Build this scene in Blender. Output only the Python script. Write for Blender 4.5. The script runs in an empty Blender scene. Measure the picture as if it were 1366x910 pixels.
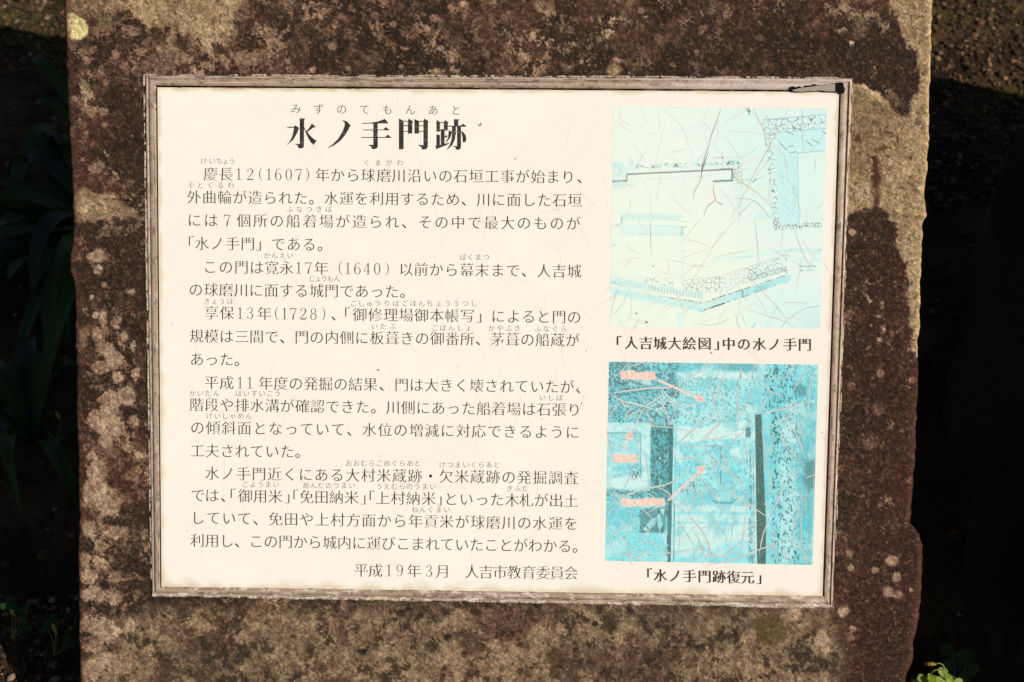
import bpy, math, random
import numpy as np
from mathutils import Vector, Matrix
from mathutils.geometry import tessellate_polygon, delaunay_2d_cdt

sc = bpy.context.scene
COL = sc.collection
rnd = random.Random(7)
rng = np.random.default_rng(11)

# ------------------------------------------------------------------ camera, sky, sun, exposure
TILT = math.radians(38)                       # the stone's face leans back this far from upright
A = np.array([[1, 0, 0], [0, math.sin(TILT), -math.cos(TILT)], [0, math.cos(TILT), math.sin(TILT)]])
ORG = np.array([0, 0, .433])                  # middle of the sign above the ground
R = np.array([[0.99932097, 0.00978208, -0.0355235], [-0.01335907, 0.99470535, -0.10189604], [0.03433866, 0.10230141, 0.99416059]])
CP = np.array([0.07391999, 0.16099628, 1.52769353])
FPX = 1900.0
M_FACE = Matrix.Translation(Vector(ORG)) @ Matrix([list(r) for r in A]).to_4x4()
cam = bpy.data.cameras.new('camera')
cam.sensor_width = 36; cam.lens = FPX / 1366 * 36
cam.clip_start = .05; cam.clip_end = 400
cam.dof.use_dof = True; cam.dof.focus_distance = 1.53; cam.dof.aperture_fstop = 8
co = bpy.data.objects.new('camera', cam); COL.objects.link(co)
co.matrix_world = M_FACE @ (Matrix.Translation(Vector(CP)) @ Matrix([list(r) for r in R.T]).to_4x4())
sc.camera = co

S = np.array([.60, .19, .70]); S = S / np.linalg.norm(S)      # towards the sun, in the face's frame
SW = A @ S
elev = math.asin(SW[2]); azim = math.atan2(SW[0], SW[1])
w = bpy.data.worlds.new('World'); sc.world = w; w.use_nodes = True
nt = w.node_tree; bg = nt.nodes['Background']
sky = nt.nodes.new('ShaderNodeTexSky'); sky.sky_type = 'NISHITA'; sky.sun_disc = False
sky.sun_elevation = elev; sky.sun_rotation = azim
nt.links.new(sky.outputs[0], bg.inputs[0]); bg.inputs[1].default_value = .05
sun = bpy.data.lights.new('sun', 'SUN'); sun.energy = 5.0; sun.angle = math.radians(.53); sun.color = (1, .90, .735)
so = bpy.data.objects.new('sun', sun); COL.objects.link(so)
so.rotation_euler = Vector(SW).to_track_quat('Z', 'Y').to_euler()
sc.view_settings.view_transform = 'Standard'; sc.view_settings.look = 'None'
sc.view_settings.exposure = -.06; sc.view_settings.gamma = 1; sc.view_settings.use_curve_mapping = False

# ------------------------------------------------------------------ helpers
def lin(c):
    c = np.asarray(c, float) / 255
    return np.where(c <= .04045, c / 12.92, ((c + .055) / 1.055) ** 2.4)
WHITE = lin((255, 246, 229)); PAPER = np.array([.80, .785, .755])
def alb(c): return np.clip(lin(c) / WHITE * PAPER, 0.002, .9)     # surface colour whose sunlit look is c

def P(u, v, z=0.0):
    """a point of the plane z = const of the stone's face frame, from face coordinates u, v"""
    u = np.asarray(u, float); v = np.asarray(v, float); z = np.asarray(z, float)
    d = np.stack([(u - 683) / FPX, -(v - 455) / FPX, -np.ones_like(u)], -1) @ R
    return CP + d * ((z - CP[2]) / d[..., 2])[..., None]
def UV(p):
    c = (p - CP) @ R.T
    return 683 + FPX * c[..., 0] / -c[..., 2], 455 - FPX * c[..., 1] / -c[..., 2]

TAB = rng.random((257, 257)); TAB[256] = TAB[0]; TAB[:, 256] = TAB[:, 0]
def vn(x, y):
    xi = np.floor(x).astype(int); yi = np.floor(y).astype(int)
    fx = x - xi; fy = y - yi; xi &= 255; yi &= 255
    fx = fx * fx * (3 - 2 * fx); fy = fy * fy * (3 - 2 * fy)
    a = TAB[xi, yi]; b = TAB[xi + 1, yi]; c = TAB[xi, yi + 1]; d = TAB[xi + 1, yi + 1]
    return a + (b - a) * fx + (c - a) * fy + (a - b - c + d) * fx * fy
def fbm(x, y, s, o=4, seed=0, g=.5):
    t = 0; a = 1; n = 0
    for k in range(o):
        ca, sa = math.cos(k * 1.1 + .5), math.sin(k * 1.1 + .5)
        t = t + a * vn((x * ca - y * sa) / s + seed * 17.3 + k * 31.7, (x * sa + y * ca) / s + seed * 9.1 + k * 13.3); n += a; a *= g; s /= 2.03
    return t / n
def ss(a, b, x):
    t = np.clip((x - a) / (b - a), 0, 1); return t * t * (3 - 2 * t)
def mix(a, b, t):
    return a + (np.asarray(b, float) - a) * np.asarray(t)[..., None]
def sdf(u, v, pts):
    """signed distance (inside positive) to a polygon"""
    pts = np.asarray(pts, float); d = np.full(u.shape, 1e9); ins = np.zeros(u.shape, bool)
    for (ax, ay), (bx, by) in zip(pts, np.roll(pts, -1, 0)):
        ex, ey = bx - ax, by - ay; L = ex * ex + ey * ey + 1e-12
        t = np.clip(((u - ax) * ex + (v - ay) * ey) / L, 0, 1)
        d = np.minimum(d, np.hypot(u - ax - t * ex, v - ay - t * ey))
        if ay != by:
            c = ((ay > v) != (by > v)) & (u < ex * (v - ay) / (by - ay) + ax); ins ^= c
    return np.where(ins, d, -d)
def pdist(u, v, pts):
    d = np.full(u.shape, 1e9)
    for (ax, ay), (bx, by) in zip(pts[:-1], pts[1:]):
        ex, ey = bx - ax, by - ay; L = ex * ex + ey * ey + 1e-12
        t = np.clip(((u - ax) * ex + (v - ay) * ey) / L, 0, 1)
        d = np.minimum(d, np.hypot(u - ax - t * ex, v - ay - t * ey))
    return d

def tag(o, label=None, cat=None, group=None, kind=None):
    if label: o['label'] = label
    if cat: o['category'] = cat
    if group: o['group'] = group
    if kind: o['kind'] = kind
    return o
def empty(name, parent=None):
    o = bpy.data.objects.new(name, None); COL.objects.link(o); o.empty_display_size = .05; o.parent = parent; return o
def mesh(name, verts, faces, mat, parent=None, col=None, smooth=False):
    me = bpy.data.meshes.new(name)
    if isinstance(faces, np.ndarray):
        n, k = faces.shape
        me.vertices.add(len(verts)); me.vertices.foreach_set('co', np.asarray(verts, np.float32).ravel())
        me.loops.add(n * k); me.loops.foreach_set('vertex_index', faces.astype(np.int32).ravel())
        me.polygons.add(n); me.polygons.foreach_set('loop_start', np.arange(0, n * k, k, dtype=np.int32))
        me.update(calc_edges=True); me.validate()
    else:
        me.from_pydata([tuple(map(float, q)) for q in verts], [], faces)
    if col is not None:
        ca = me.color_attributes.new('Col', 'FLOAT_COLOR', 'POINT')
        ca.data.foreach_set('color', np.concatenate([col, np.ones((len(col), 1))], 1).astype(np.float32).ravel())
    if smooth: me.polygons.foreach_set('use_smooth', np.ones(len(me.polygons), bool))
    me.materials.append(mat)
    o = bpy.data.objects.new(name, me); COL.objects.link(o); o.parent = parent
    return o
def gridf(nr, nc, flip=False):
    i = np.arange(nr * nc).reshape(nr, nc)
    a, b, c, d = i[:-1, :-1].ravel(), i[:-1, 1:].ravel(), i[1:, 1:].ravel(), i[1:, :-1].ravel()
    return np.stack([a, b, c, d] if flip else [a, d, c, b], 1)

# ------------------------------------------------------------------ materials
def material(name, color=(.5, .5, .5), rough=.6, spec=.5, metal=0.0, attr=False, grain=None, bump=None, scale=None, coat=0):
    """attr: colour from the mesh; grain: (scale, low, high) multiplies it; bump: list of (scale, distance)"""
    m = bpy.data.materials.new(name); m.use_nodes = True; t = m.node_tree; n = t.nodes; b = n['Principled BSDF']; L = t.links.new
    b.inputs['Roughness'].default_value = rough; b.inputs['Specular IOR Level'].default_value = spec
    b.inputs['Metallic'].default_value = metal; b.inputs['Base Color'].default_value = (*color, 1)
    if coat: b.inputs['Coat Weight'].default_value = coat; b.inputs['Coat Roughness'].default_value = .12
    tc = n.new('ShaderNodeTexCoord')
    out = None
    if attr:
        a = n.new('ShaderNodeAttribute'); a.attribute_name = 'Col'; out = a.outputs['Color']
    else:
        c = n.new('ShaderNodeRGB'); c.outputs[0].default_value = (*color, 1); out = c.outputs[0]
    for g in (grain or []):
        ns = n.new('ShaderNodeTexNoise'); ns.inputs['Scale'].default_value = g[0]; ns.inputs['Detail'].default_value = 3; ns.inputs['Roughness'].default_value = .7
        L(tc.outputs['Object'], ns.inputs['Vector'])
        mr = n.new('ShaderNodeMapRange'); mr.inputs['From Min'].default_value = .3; mr.inputs['From Max'].default_value = .7
        mr.inputs['To Min'].default_value = g[1]; mr.inputs['To Max'].default_value = g[2]; L(ns.outputs['Fac'], mr.inputs['Value'])
        mx = n.new('ShaderNodeVectorMath'); mx.operation = 'SCALE'; L(out, mx.inputs[0]); L(mr.outputs[0], mx.inputs['Scale']); out = mx.outputs[0]
    L(out, b.inputs['Base Color'])
    nrm = None
    for (s, d) in (bump or []):
        ns = n.new('ShaderNodeTexNoise'); ns.inputs['Scale'].default_value = s; ns.inputs['Detail'].default_value = 4; L(tc.outputs['Object'], ns.inputs['Vector'])
        bp = n.new('ShaderNodeBump'); bp.inputs['Distance'].default_value = d; bp.inputs['Strength'].default_value = 1; L(ns.outputs['Fac'], bp.inputs['Height'])
        if nrm: L(nrm, bp.inputs['Normal'])
        nrm = bp.outputs[0]
    if nrm: L(nrm, b.inputs['Normal'])
    return m
M_STONE = material('weathered_stone', rough=.9, spec=.25, attr=True, grain=[(620, .80, 1.20), (1500, .8, 1.25)], bump=[(300, .0008), (900, .0008)])
M_ROCK = material('dark_rock', rough=.95, spec=.2, attr=True, grain=[(90, .5, 1.5)], bump=[(40, .006), (200, .002)])
M_PAPER = material('printed_panel', rough=.42, spec=.3, attr=True, grain=[(900, .985, 1.015)])
M_PRINT = material('printed_picture', rough=.42, spec=.3, attr=True)
M_INK = material('black_ink', tuple(alb((54, 45, 40))), rough=.45, spec=.3, grain=[(260, .8, 1.45)])
M_HEAD = material('heading_ink', tuple(alb((54, 50, 44))), rough=.4, spec=.35, grain=[(140, .75, 1.6)])
M_PINK = material('faded_red_ink', tuple(alb((250, 194, 180))), rough=.45, spec=.3)
M_HALO = material('cream_outline_ink', tuple(alb((252, 226, 206))), rough=.45, spec=.3)
M_FRAME = material('dull_metal', rough=.55, spec=.5, metal=.15, attr=True, grain=[(500, .85, 1.15)], bump=[(700, .0002)])
M_CRUST = material('mortar_crust', rough=.9, spec=.2, attr=True, grain=[(900, .6, 1.4)], bump=[(700, .0006)])
M_GAP_SHADE = material('gap_shade_black', (.006, .006, .006), rough=.9, spec=.1)  # flat black standing in for the dark of gaps and holes
M_CRACK = material('crack_edges', rough=.5, spec=.3, attr=True)
M_SOIL = material('soil', rough=.97, spec=.15, attr=True, grain=[(3, .75, 1.25), (60, .6, 1.4), (400, .5, 1.5)], bump=[(80, .008), (400, .003)])
M_PEB = material('gravel', rough=.9, spec=.25, attr=True, grain=[(500, .7, 1.3)])
def leafmat(name, c, tr=.3):
    m = material(name, c, rough=.5, spec=.35, grain=[(120, .8, 1.25)])
    t = m.node_tree; b = t.nodes['Principled BSDF']; tl = t.nodes.new('ShaderNodeBsdfTranslucent'); ms = t.nodes.new('ShaderNodeMixShader')
    tl.inputs[0].default_value = (c[0] * 1.6, c[1] * 1.5, c[2], 1); ms.inputs[0].default_value = tr
    o = t.nodes['Material Output']; t.links.new(b.outputs[0], ms.inputs[1]); t.links.new(tl.outputs[0], ms.inputs[2]); t.links.new(ms.outputs[0], o.inputs[0]); return m
M_LEAF = leafmat('strap_and_shaded_leaf', (.019, .062, .006)); M_LEAF2 = leafmat('grey_green_leaf', (.02, .036, .022))
M_CLOVER = leafmat('clover_leaf', (.20, .30, .02), .35); M_STEM = leafmat('pale_stem', (.22, .26, .06), .2)
M_BUD = leafmat('bud_orange', (.45, .16, .03), .2); M_PETAL = leafmat('bud_yellow', (.55, .40, .05), .25)

# ------------------------------------------------------------------ glyphs
FC = bpy.data.curves.new('glyph_source', 'FONT'); FC.size = 1; FO = bpy.data.objects.new('glyph_source', FC); COL.objects.link(FO)
RAW = {}
def raw(ch):
    if ch in RAW: return RAW[ch]
    FC.body = ch; dg = bpy.context.evaluated_depsgraph_get(); dg.update(); k = FO.to_curve(dg); loops = []
    for s in k.splines:
        bp = s.bezier_points; n = len(bp); pts = []
        for i in range(n):
            a = np.array(bp[i].co[:2]); h1 = np.array(bp[i].handle_right[:2]); h2 = np.array(bp[(i + 1) % n].handle_left[:2]); b = np.array(bp[(i + 1) % n].co[:2])
            e = b - a; L = np.hypot(*e)
            pts.append(a)
            if L < 1e-6: pts.pop(); continue
            dev = max(abs(e[0] * (h - a)[1] - e[1] * (h - a)[0]) / L for h in (h1, h2))
            if dev > .004:
                m = 3 if dev < .06 else 5
                for j in range(1, m):
                    t = j / m; pts.append((1 - t) ** 3 * a + 3 * (1 - t) ** 2 * t * h1 + 3 * (1 - t) * t * t * h2 + t ** 3 * b)
        if len(pts) > 2: loops.append(np.array(pts))
    FO.to_curve_clear(); RAW[ch] = loops; return loops
GL = {}
def glyph(ch, gx, gy, serif=0.0):
    """outline of ch in em units centred on 0,0: upright strokes gain gx, level strokes gain gy; serif adds the brush triangles"""
    key = (ch, gx, gy, serif)
    if key in GL: return GL[key]
    out = []; extra = []
    for p in raw(ch):
        q = np.roll(p, -1, 0) - p; L = np.hypot(q[:, 0], q[:, 1]); keep = L > 1e-5; p = p[keep]
        if len(p) < 3: continue
        q = np.roll(p, -1, 0) - p; L = np.hypot(q[:, 0], q[:, 1])
        n = np.stack([q[:, 1], -q[:, 0]], 1) / L[:, None]
        of = gx * n[:, 0] ** 2 + gy * n[:, 1] ** 2
        n1 = np.roll(n, 1, 0); o1 = np.roll(of, 1); det = n1[:, 0] * n[:, 1] - n1[:, 1] * n[:, 0]
        dd = np.empty_like(p); par = np.abs(det) < .25; ds = np.where(par, 1, det)
        dd[:, 0] = np.where(par, (n1 + n)[:, 0] / 2 * (o1 + of) / 2, (o1 * n[:, 1] - of * n1[:, 1]) / ds)
        dd[:, 1] = np.where(par, (n1 + n)[:, 1] / 2 * (o1 + of) / 2, (of * n1[:, 0] - o1 * n[:, 0]) / ds)
        dl = np.hypot(dd[:, 0], dd[:, 1]); mx = 2.2 * max(abs(gx), abs(gy)); dd *= np.minimum(1, mx / np.maximum(dl, 1e-9))[:, None]
        out.append(p + dd)
        if serif:
            m = len(p)
            for i in range(m):
                if abs(q[i, 0]) < .006 and .045 < q[i, 1] < .095:
                    a, b = q[i - 1], q[(i + 1) % m]
                    if a[0] > .07 and abs(a[1]) < .012 and b[0] < -.07 and abs(b[1]) < .012:
                        x = p[i, 0]; y = p[i, 1] + q[i, 1] / 2
                        extra.append(([(x - .13 * serif, y), (x - .045 * serif, y + .085 * serif), (x + .015, y - .012), (x - .01, y - .022)], [(0, 3, 2, 1)]))
    verts = []; faces = []
    if out:
        verts = [tuple(a) for l in out for a in l]; ed = []; b = 0
        for l in out: ed += [(b + i, b + (i + 1) % len(l)) for i in range(len(l))]; b += len(l)
        cv, _, cf, _, _, _ = delaunay_2d_cdt([Vector(a) for a in verts], ed, [], 0, 1e-6)
        cv = np.array([tuple(a) for a in cv]); cf = np.array([tuple(t) for t in cf]); m_ = cv[cf].mean(1); ins = np.zeros(len(m_), bool)
        for l in out:
            for (ax, ay), (bx, by) in zip(l, np.roll(l, -1, 0)):
                if ay != by: ins ^= ((ay > m_[:, 1]) != (by > m_[:, 1])) & (m_[:, 0] < (bx - ax) * (m_[:, 1] - ay) / (by - ay) + ax)
        verts = [tuple(a) for a in cv]; faces = [tuple(int(i) for i in t) for t in cf[ins]]
    for ev, ef in extra:
        b = len(verts); verts += ev; faces += [tuple(i + b for i in f) for f in ef]
    v = np.array(verts, float).reshape(-1, 2) - np.array([.5, .38])
    GL[key] = (v, faces); return GL[key]
def catmull(pts, n=6):
    p = np.asarray(pts, float); p = np.vstack([2 * p[0] - p[1], p, 2 * p[-1] - p[-2]]); o = []
    for i in range(1, len(p) - 2):
        for k in range(n):
            t = k / n; o.append(.5 * (2 * p[i] + (p[i + 1] - p[i - 1]) * t + (2 * p[i - 1] - 5 * p[i] + 4 * p[i + 1] - p[i + 2]) * t * t + (3 * p[i] - p[i - 1] - 3 * p[i + 1] + p[i + 2]) * t ** 3))
    o.append(p[-2]); return np.array(o)
def ribbon(pts, w):
    pts = np.asarray(pts, float); w = np.broadcast_to(w, (len(pts),))
    t = np.gradient(pts, axis=0); t /= np.maximum(np.hypot(t[:, 0], t[:, 1]), 1e-9)[:, None]; n = np.stack([-t[:, 1], t[:, 0]], 1)
    v = np.concatenate([pts + n * w[:, None] / 2, pts - n * w[:, None] / 2]); m = len(pts)
    return v, [(i, i + m, i + m + 1, i + 1) for i in range(m - 1)]
def pen(spec):
    vs = []; fs = []
    for pts in spec:
        a = catmull(pts, 5) if len(pts) > 2 else np.array(pts, float)
        v, f = ribbon(a[:, :2], a[:, 2]); b = len(vs); vs += [tuple(x) for x in v]; fs += [tuple(i + b for i in q) for q in f]
    return np.array(vs), fs
def oval(cx, cy, rx, ry, wx, wy):
    return [(cx + rx * math.cos(a), cy + ry * math.sin(a), wy + (wx - wy) * math.cos(a) ** 2) for a in [k * math.pi / 8 for k in range(17)]]
SIX = [(.48, .86, .03), (.42, .95, .03), (.32, .985, .03), (.2, .9, .045), (.11, .68, .07), (.08, .42, .085), (.12, .14, .065), (.29, .005, .03), (.45, .1, .06), (.5, .3, .075), (.45, .5, .05), (.32, .59, .03), (.17, .5, .03), (.1, .36, .03)]
DIG = {
 '1': [[(.3, 0, .08), (.3, .985, .08)], [(.1, .86, .03), (.22, .88, .035), (.31, .98, .03)], [(.08, .015, .03), (.52, .015, .03)]],
 '2': [[(.1, .74, .1), (.13, .80, .06), (.18, .93, .03), (.31, .985, .035), (.45, .9, .06), (.49, .74, .085), (.42, .55, .07), (.25, .3, .045), (.08, .06, .04)], [(.06, .045, .085), (.5, .045, .085)], [(.49, .01, .04), (.54, .24, .025)]],
 '3': [[(.12, .80, .09), (.17, .92, .035), (.3, .985, .03), (.44, .9, .055), (.47, .75, .075), (.4, .59, .05), (.24, .525, .03)], [(.24, .52, .03), (.41, .47, .045), (.51, .28, .08), (.43, .07, .06), (.28, .0, .03), (.14, .06, .035), (.1, .19, .09)]],
 '4': [[(.38, .98, .03), (.05, .29, .03)], [(.04, .28, .035), (.57, .28, .035)], [(.39, 0, .08), (.39, .985, .08)], [(.24, .015, .03), (.54, .015, .03)]],
 '6': [SIX], '9': [[(.6 - x, 1 - y, w_) for x, y, w_ in SIX]],
 '7': [[(.07, .93, .07), (.53, .93, .06)], [(.07, .97, .04), (.05, .72, .02)], [(.53, .93, .03), (.4, .62, .045), (.3, .32, .085), (.27, 0, .1)]],
 '8': [oval(.3, .745, .17, .235, .065, .03), oval(.3, .26, .21, .26, .075, .035)],
 '0': [oval(.3, .49, .205, .49, .08, .03)],
 '(': [[(.42, 1.1, .02), (.24, .85, .045), (.18, .5, .065), (.24, .15, .045), (.42, -.1, .02)]],
 ')': [[(.18, 1.1, .02), (.36, .85, .045), (.42, .5, .065), (.36, .15, .045), (.18, -.1, .02)]],
}
KANA = set('あいうえおかがきぎくぐけげこごさざしじすずせそたただちっつづてでとどなにぬねのはばぱひびぴふぶへほぼまみむめもやゃゆゅよょらりるれろわをんノ')
def place(items, size, name, parent, mat, gx, gy, serif, z, dgt=.78, kshrink=1.0):
    """items: (char, u, v) in face coordinates; size in the same units"""
    V = []; F = []
    for n_, (ch, u, v) in enumerate(items):
        if ch in DIG:
            g, f = pen(DIG[ch]); g = (g - np.array([.3, .49])) * np.array([.86, dgt])
        else:
            k = ch in KANA; pq = ch in '。、・'
            g, f = glyph(ch, .004, .002, 0) if pq else glyph(ch, gx - (.004 if k else 0), (gy * .55 + gx * .3) if k else gy, 0 if k else serif)
            if k: g = g * kshrink
        if not len(g): continue
        p = P(u + g[:, 0] * size, v - g[:, 1] * size, z + 2e-6 * (n_ % 3))
        b = len(V); V += [tuple(x) for x in p]; F += [tuple(i + b for i in q) for q in f]
    return mesh(name, V, F, mat, parent)
def spread(s, u0, v0, u1, v1):
    n = len(s); return [(c, u0 + (u1 - u0) * i / max(n - 1, 1), v0 + (v1 - v0) * i / max(n - 1, 1)) for i, c in enumerate(s) if c != ' ']
def at(s, us, v0, v1=None, ua=260, ub=765):
    v1 = v0 if v1 is None else v1; return [(c, u, v0 + (v1 - v0) * (u - ua) / (ub - ua)) for c, u in zip(s, us)]

# ------------------------------------------------------------------ the leaning stone
EL = np.array([(-900, 60), (-300, 76), (-60, 82), (0, 84), (50, 86), (130, 89), (200, 93), (250, 95.5), (290, 97), (325, 96.5), (345, 92), (368, 92.5), (380, 97), (400, 99), (470, 100), (520, 101), (600, 102.5), (700, 104), (765, 103), (850, 105), (910, 105.5), (1100, 108), (1400, 112)], float)
ER = np.array([(-900, 1262), (-300, 1252), (-60, 1246), (0, 1244), (60, 1243), (120, 1241), (180, 1240), (236, 1236), (258, 1233), (266, 1237), (282, 1238), (292, 1232), (330, 1231.5), (380, 1229), (430, 1228), (445, 1225), (480, 1226), (540, 1224), (600, 1222), (655, 1219), (690, 1217), (703, 1229), (712, 1232), (745, 1233), (785, 1231), (800, 1231), (822, 1226), (850, 1221), (872, 1219), (886, 1213), (910, 1209), (1100, 1200), (1400, 1190)], float)
stone = empty('stone_slab')
stone.matrix_world = M_FACE
tag(stone, 'weathered brown stone slab with grey and tan lichen patches, leaning back behind the framed sign', 'stone slab')

def stone_colour(u, v):
    wu = u + (fbm(u, v, 26, 5, 1, .6) - .5) * 30; wv = v + (fbm(u, v, 26, 5, 2, .6) - .5) * 30
    fu = u + (fbm(u, v, 9, 4, 21, .7) - .5) * 15; fv = v + (fbm(u, v, 9, 4, 22, .7) - .5) * 15
    n1 = fbm(u, v, 70, 4, 3); n2 = fbm(u, v, 16, 5, 4, .68); n3 = fbm(u, v, 6, 4, 5, .8); n4 = vn(u / 1.9 + 3, v / 1.9); n5 = vn(u / 2.7 + 40, v / 2.7 + 9)
    c = mix(np.broadcast_to([44, 30, 21.], u.shape + (3,)).copy(), (78, 56, 42), ss(.40, .62, n1 * .45 + n2 * .55))
    c = mix(c, (68, 40, 30), ss(.48, .7, fbm(u, v, 120, 3, 8)) * .5)
    c = mix(c, (38, 30, 20), ss(.50, .62, fbm(u, v, 85, 4, 18)) * .6)
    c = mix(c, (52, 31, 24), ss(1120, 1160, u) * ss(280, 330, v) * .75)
    # ---- speckle density by region
    dens = .32 + .32 * ss(.4, .7, n1)
    def reg(pts, f=30): return ss(-f, f, sdf(wu, wv, pts))
    top = reg([(80, -90), (1190, -90), (1190, 40), (1000, 80), (700, 60), (560, 95), (330, 90), (200, 110), (85, 100)])
    dens = dens + .02 * top
    dens = dens + .32 * reg([(100, 0), (330, 10), (420, 60), (330, 100), (200, 110), (120, 120), (90, 60)], 22)
    dens = dens + .30 * reg([(450, -20), (620, -20), (610, 60), (500, 80), (440, 40)], 25)
    dens = dens - .30 * reg([(90, 170), (190, 160), (195, 240), (90, 245)], 15)
    dens = dens - .22 * reg([(1000, 20), (1200, 50), (1225, 130), (1130, 100), (1000, 100)], 15)
    dens = dens + .30 * reg([(120, 400), (175, 400), (190, 560), (195, 640), (110, 620)], 18)
    dens = dens + .42 * reg([(105, 600), (150, 600), (165, 690), (110, 690)], 12)
    dens = dens + .34 * reg([(105, 700), (180, 700), (205, 800), (190, 910), (190, 1000), (100, 1000)], 14)
    dens = dens - .25 * reg([(120, 680), (200, 670), (200, 705), (125, 712)], 8)
    low = reg([(190, 812), (1110, 812), (1120, 870), (1130, 1400), (90, 1400), (100, 900)], 20)
    dens = dens + .33 * low - .25 * low * reg([(190, 790), (290, 800), (270, 930), (190, 930)], 25) - .22 * low * reg([(640, 800), (790, 800), (800, 930), (700, 930)], 30)
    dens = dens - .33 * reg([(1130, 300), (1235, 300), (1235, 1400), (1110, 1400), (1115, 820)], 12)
    spk = fbm(u, v, 13, 6, 9, .80)
    th = .74 - .30 * np.clip(dens, 0, 1.2)
    t = ss(th - .022, th + .024, spk)
    pink = mix(np.broadcast_to([138, 108, 90.], u.shape + (3,)).copy(), (172, 148, 122), ss(.40, .60, n1)); pink = mix(pink, (104, 84, 64), ss(.42, .62, n2) * .7)
    c = mix(c, pink, t * (.5 + .5 * ss(.35, .7, fbm(u, v, 30, 4, 19))))
    # sandy grains: bright, reddish and black
    gr = ss(.45, .8, fbm(u, v, 40, 3, 23)) * .5 + .5
    c = mix(c, (176, 150, 124), ss(.80, .95, n4) * .42 * gr); c = mix(c, (112, 76, 56), ss(.72, .9, n5) * .38); c = mix(c, (24, 17, 12), ss(.30, .12, vn(u / 2.3 + 7, v / 2.3 + 77)) * .6)
    c = mix(c, (140, 116, 94), ss(.60, .70, n3) * .34)
    # lower field: greyish tan and olive with dark blotches
    c = mix(c, (98, 78, 61), low * .6)
    g = mix(np.broadcast_to([146, 126, 100.], u.shape + (3,)).copy(), (118, 102, 80), ss(.42, .6, fbm(u, v, 50, 4, 12))); g = mix(g, (160, 140, 112), ss(.48, .62, n2) * .7); g = mix(g, (84, 64, 50), ss(.50, .60, fbm(u, v, 9, 5, 24, .8)) * .6)
    c = mix(c, g, low * ss(.43, .51, fbm(u, v, 60, 8, 13, .74) - .10 * reg([(190, 790), (300, 800), (300, 930), (190, 930)], 40) - .10 * reg([(640, 800), (800, 800), (800, 930), (700, 930)], 40) + .075) * .88)
    c = mix(c, (44, 34, 24), low * ss(.565, .60, fbm(u, v, 19, 7, 14, .78)) * .75)
    # ---- pale clean patches
    tan = mix(np.broadcast_to([170, 150, 118.], u.shape + (3,)).copy(), (144, 122, 90), ss(.36, .66, n2)); tan = mix(tan, (92, 74, 54), ss(.57, .66, fbm(u, v, 6, 4, 15, .85)) * .75); tan = mix(tan, (188, 170, 140), ss(.56, .66, n3) * .5)
    for pts, a, f in [([(152, -20), (152, 0), (192, 28), (200, 38), (222, 33), (243, 45), (268, 48), (272, 66), (281, 69), (288, 50), (303, 57), (315, 45), (312, 18), (326, 0), (332, -60), (150, -60)], .95, 3),
                   ([(83, -60), (152, -60), (160, 10), (130, 22), (84, 18)], .55, 7),
                   ([(230, 38), (235, 42), (233, 58), (226, 74), (222, 70), (224, 50)], .7, 2),
                   ([(92, 253), (115, 252), (138, 258), (160, 268), (192, 288), (168, 291), (138, 294), (99, 297), (94, 280)], .72, 2.5),
                   ([(110, 255), (140, 262), (160, 280), (120, 288), (100, 280)], .4, 7),
                   ([(1186, -60), (1186, 0), (1194, 23), (1206, 49), (1221, 71), (1227, 94), (1227, 120), (1214, 134), (1211, 160), (1203, 151), (1191, 147), (1183, 134), (1171, 123), (1151, 113), (1128, 110), (1120, 292), (1155, 280), (1175, 276), (1199, 303), (1195, 331), (1211, 355), (1211, 406), (1216, 446), (1211, 467), (1224, 477), (1300, 470), (1300, -60)], .97, 2.0),
                   ([(1115, -20), (1134, -20), (1132, 8), (1128, 18), (1122, 14)], .75, 3), ([(1138, 22), (1152, 20), (1160, 34), (1152, 48), (1138, 46)], .42, 4)]:
        c = mix(c, tan, a * ss(-f, f, sdf(fu, fv, pts)))
    # darker brown film inside the right tan patch
    c = mix(c, (112, 92, 64), .55 * ss(-7, 7, sdf(wu, wv, [(1132, 112), (1170, 128), (1185, 150), (1170, 200), (1150, 230), (1132, 240)])))
    c = mix(c, (196, 166, 128), .8 * ss(3.0, .5, pdist(fu + 2, fv, [(1137, 111), (1151, 114), (1164, 121), (1172, 128), (1181, 137)])))
    for pts, a, f in [([(1163, 208), (1173, 208), (1174, 232), (1170, 258), (1173, 276), (1166, 276), (1164, 240)], .92, 3), ([(1166, 196), (1190, 195), (1190, 200), (1168, 204)], .6, 2.5), ([(1141, 182), (1150, 181), (1151, 190), (1142, 190)], .75, 2), ([(1176, 172), (1192, 176), (1190, 181), (1176, 178)], .65, 2), ([(1225, 146), (1232, 144), (1231, 165), (1222, 165)], .4, 2)]:
        c = mix(c, (66, 40, 30), a * ss(-f, f, sdf(fu, fv, pts)))
    # ---- lichens and single marks
    def blob(cu, cv, ru, rv, col, a=1, f=.25, wob=.55):
        nonlocal c
        m = (np.abs(u - cu) < ru * 2.2) & (np.abs(v - cv) < rv * 2.2)
        if not m.any(): return
        uu, vv = u[m], v[m]; r = np.hypot((uu - cu) / ru, (vv - cv) / rv) + (fbm(uu, vv, max(ru, rv) * .8, 5, int(cu) % 97, .75) - .5) * wob * 2
        cc = np.asarray(col, float) * (.72 + .56 * n3[m][:, None])
        c[m] = c[m] + (cc - c[m]) * (a * ss(1 + f / 2, 1 - f, r))[:, None]
    blob(101, 37, 17, 17, (208, 194, 140), 1, .14, .35); blob(96, 24, 9, 8, (208, 194, 140), .95, .2, .3)
    blob(141, 30, 10, 10, (112, 98, 72), .85, .2, .25); blob(117, 117, 6, 7, (128, 114, 90), .8, .25, .2)
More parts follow.
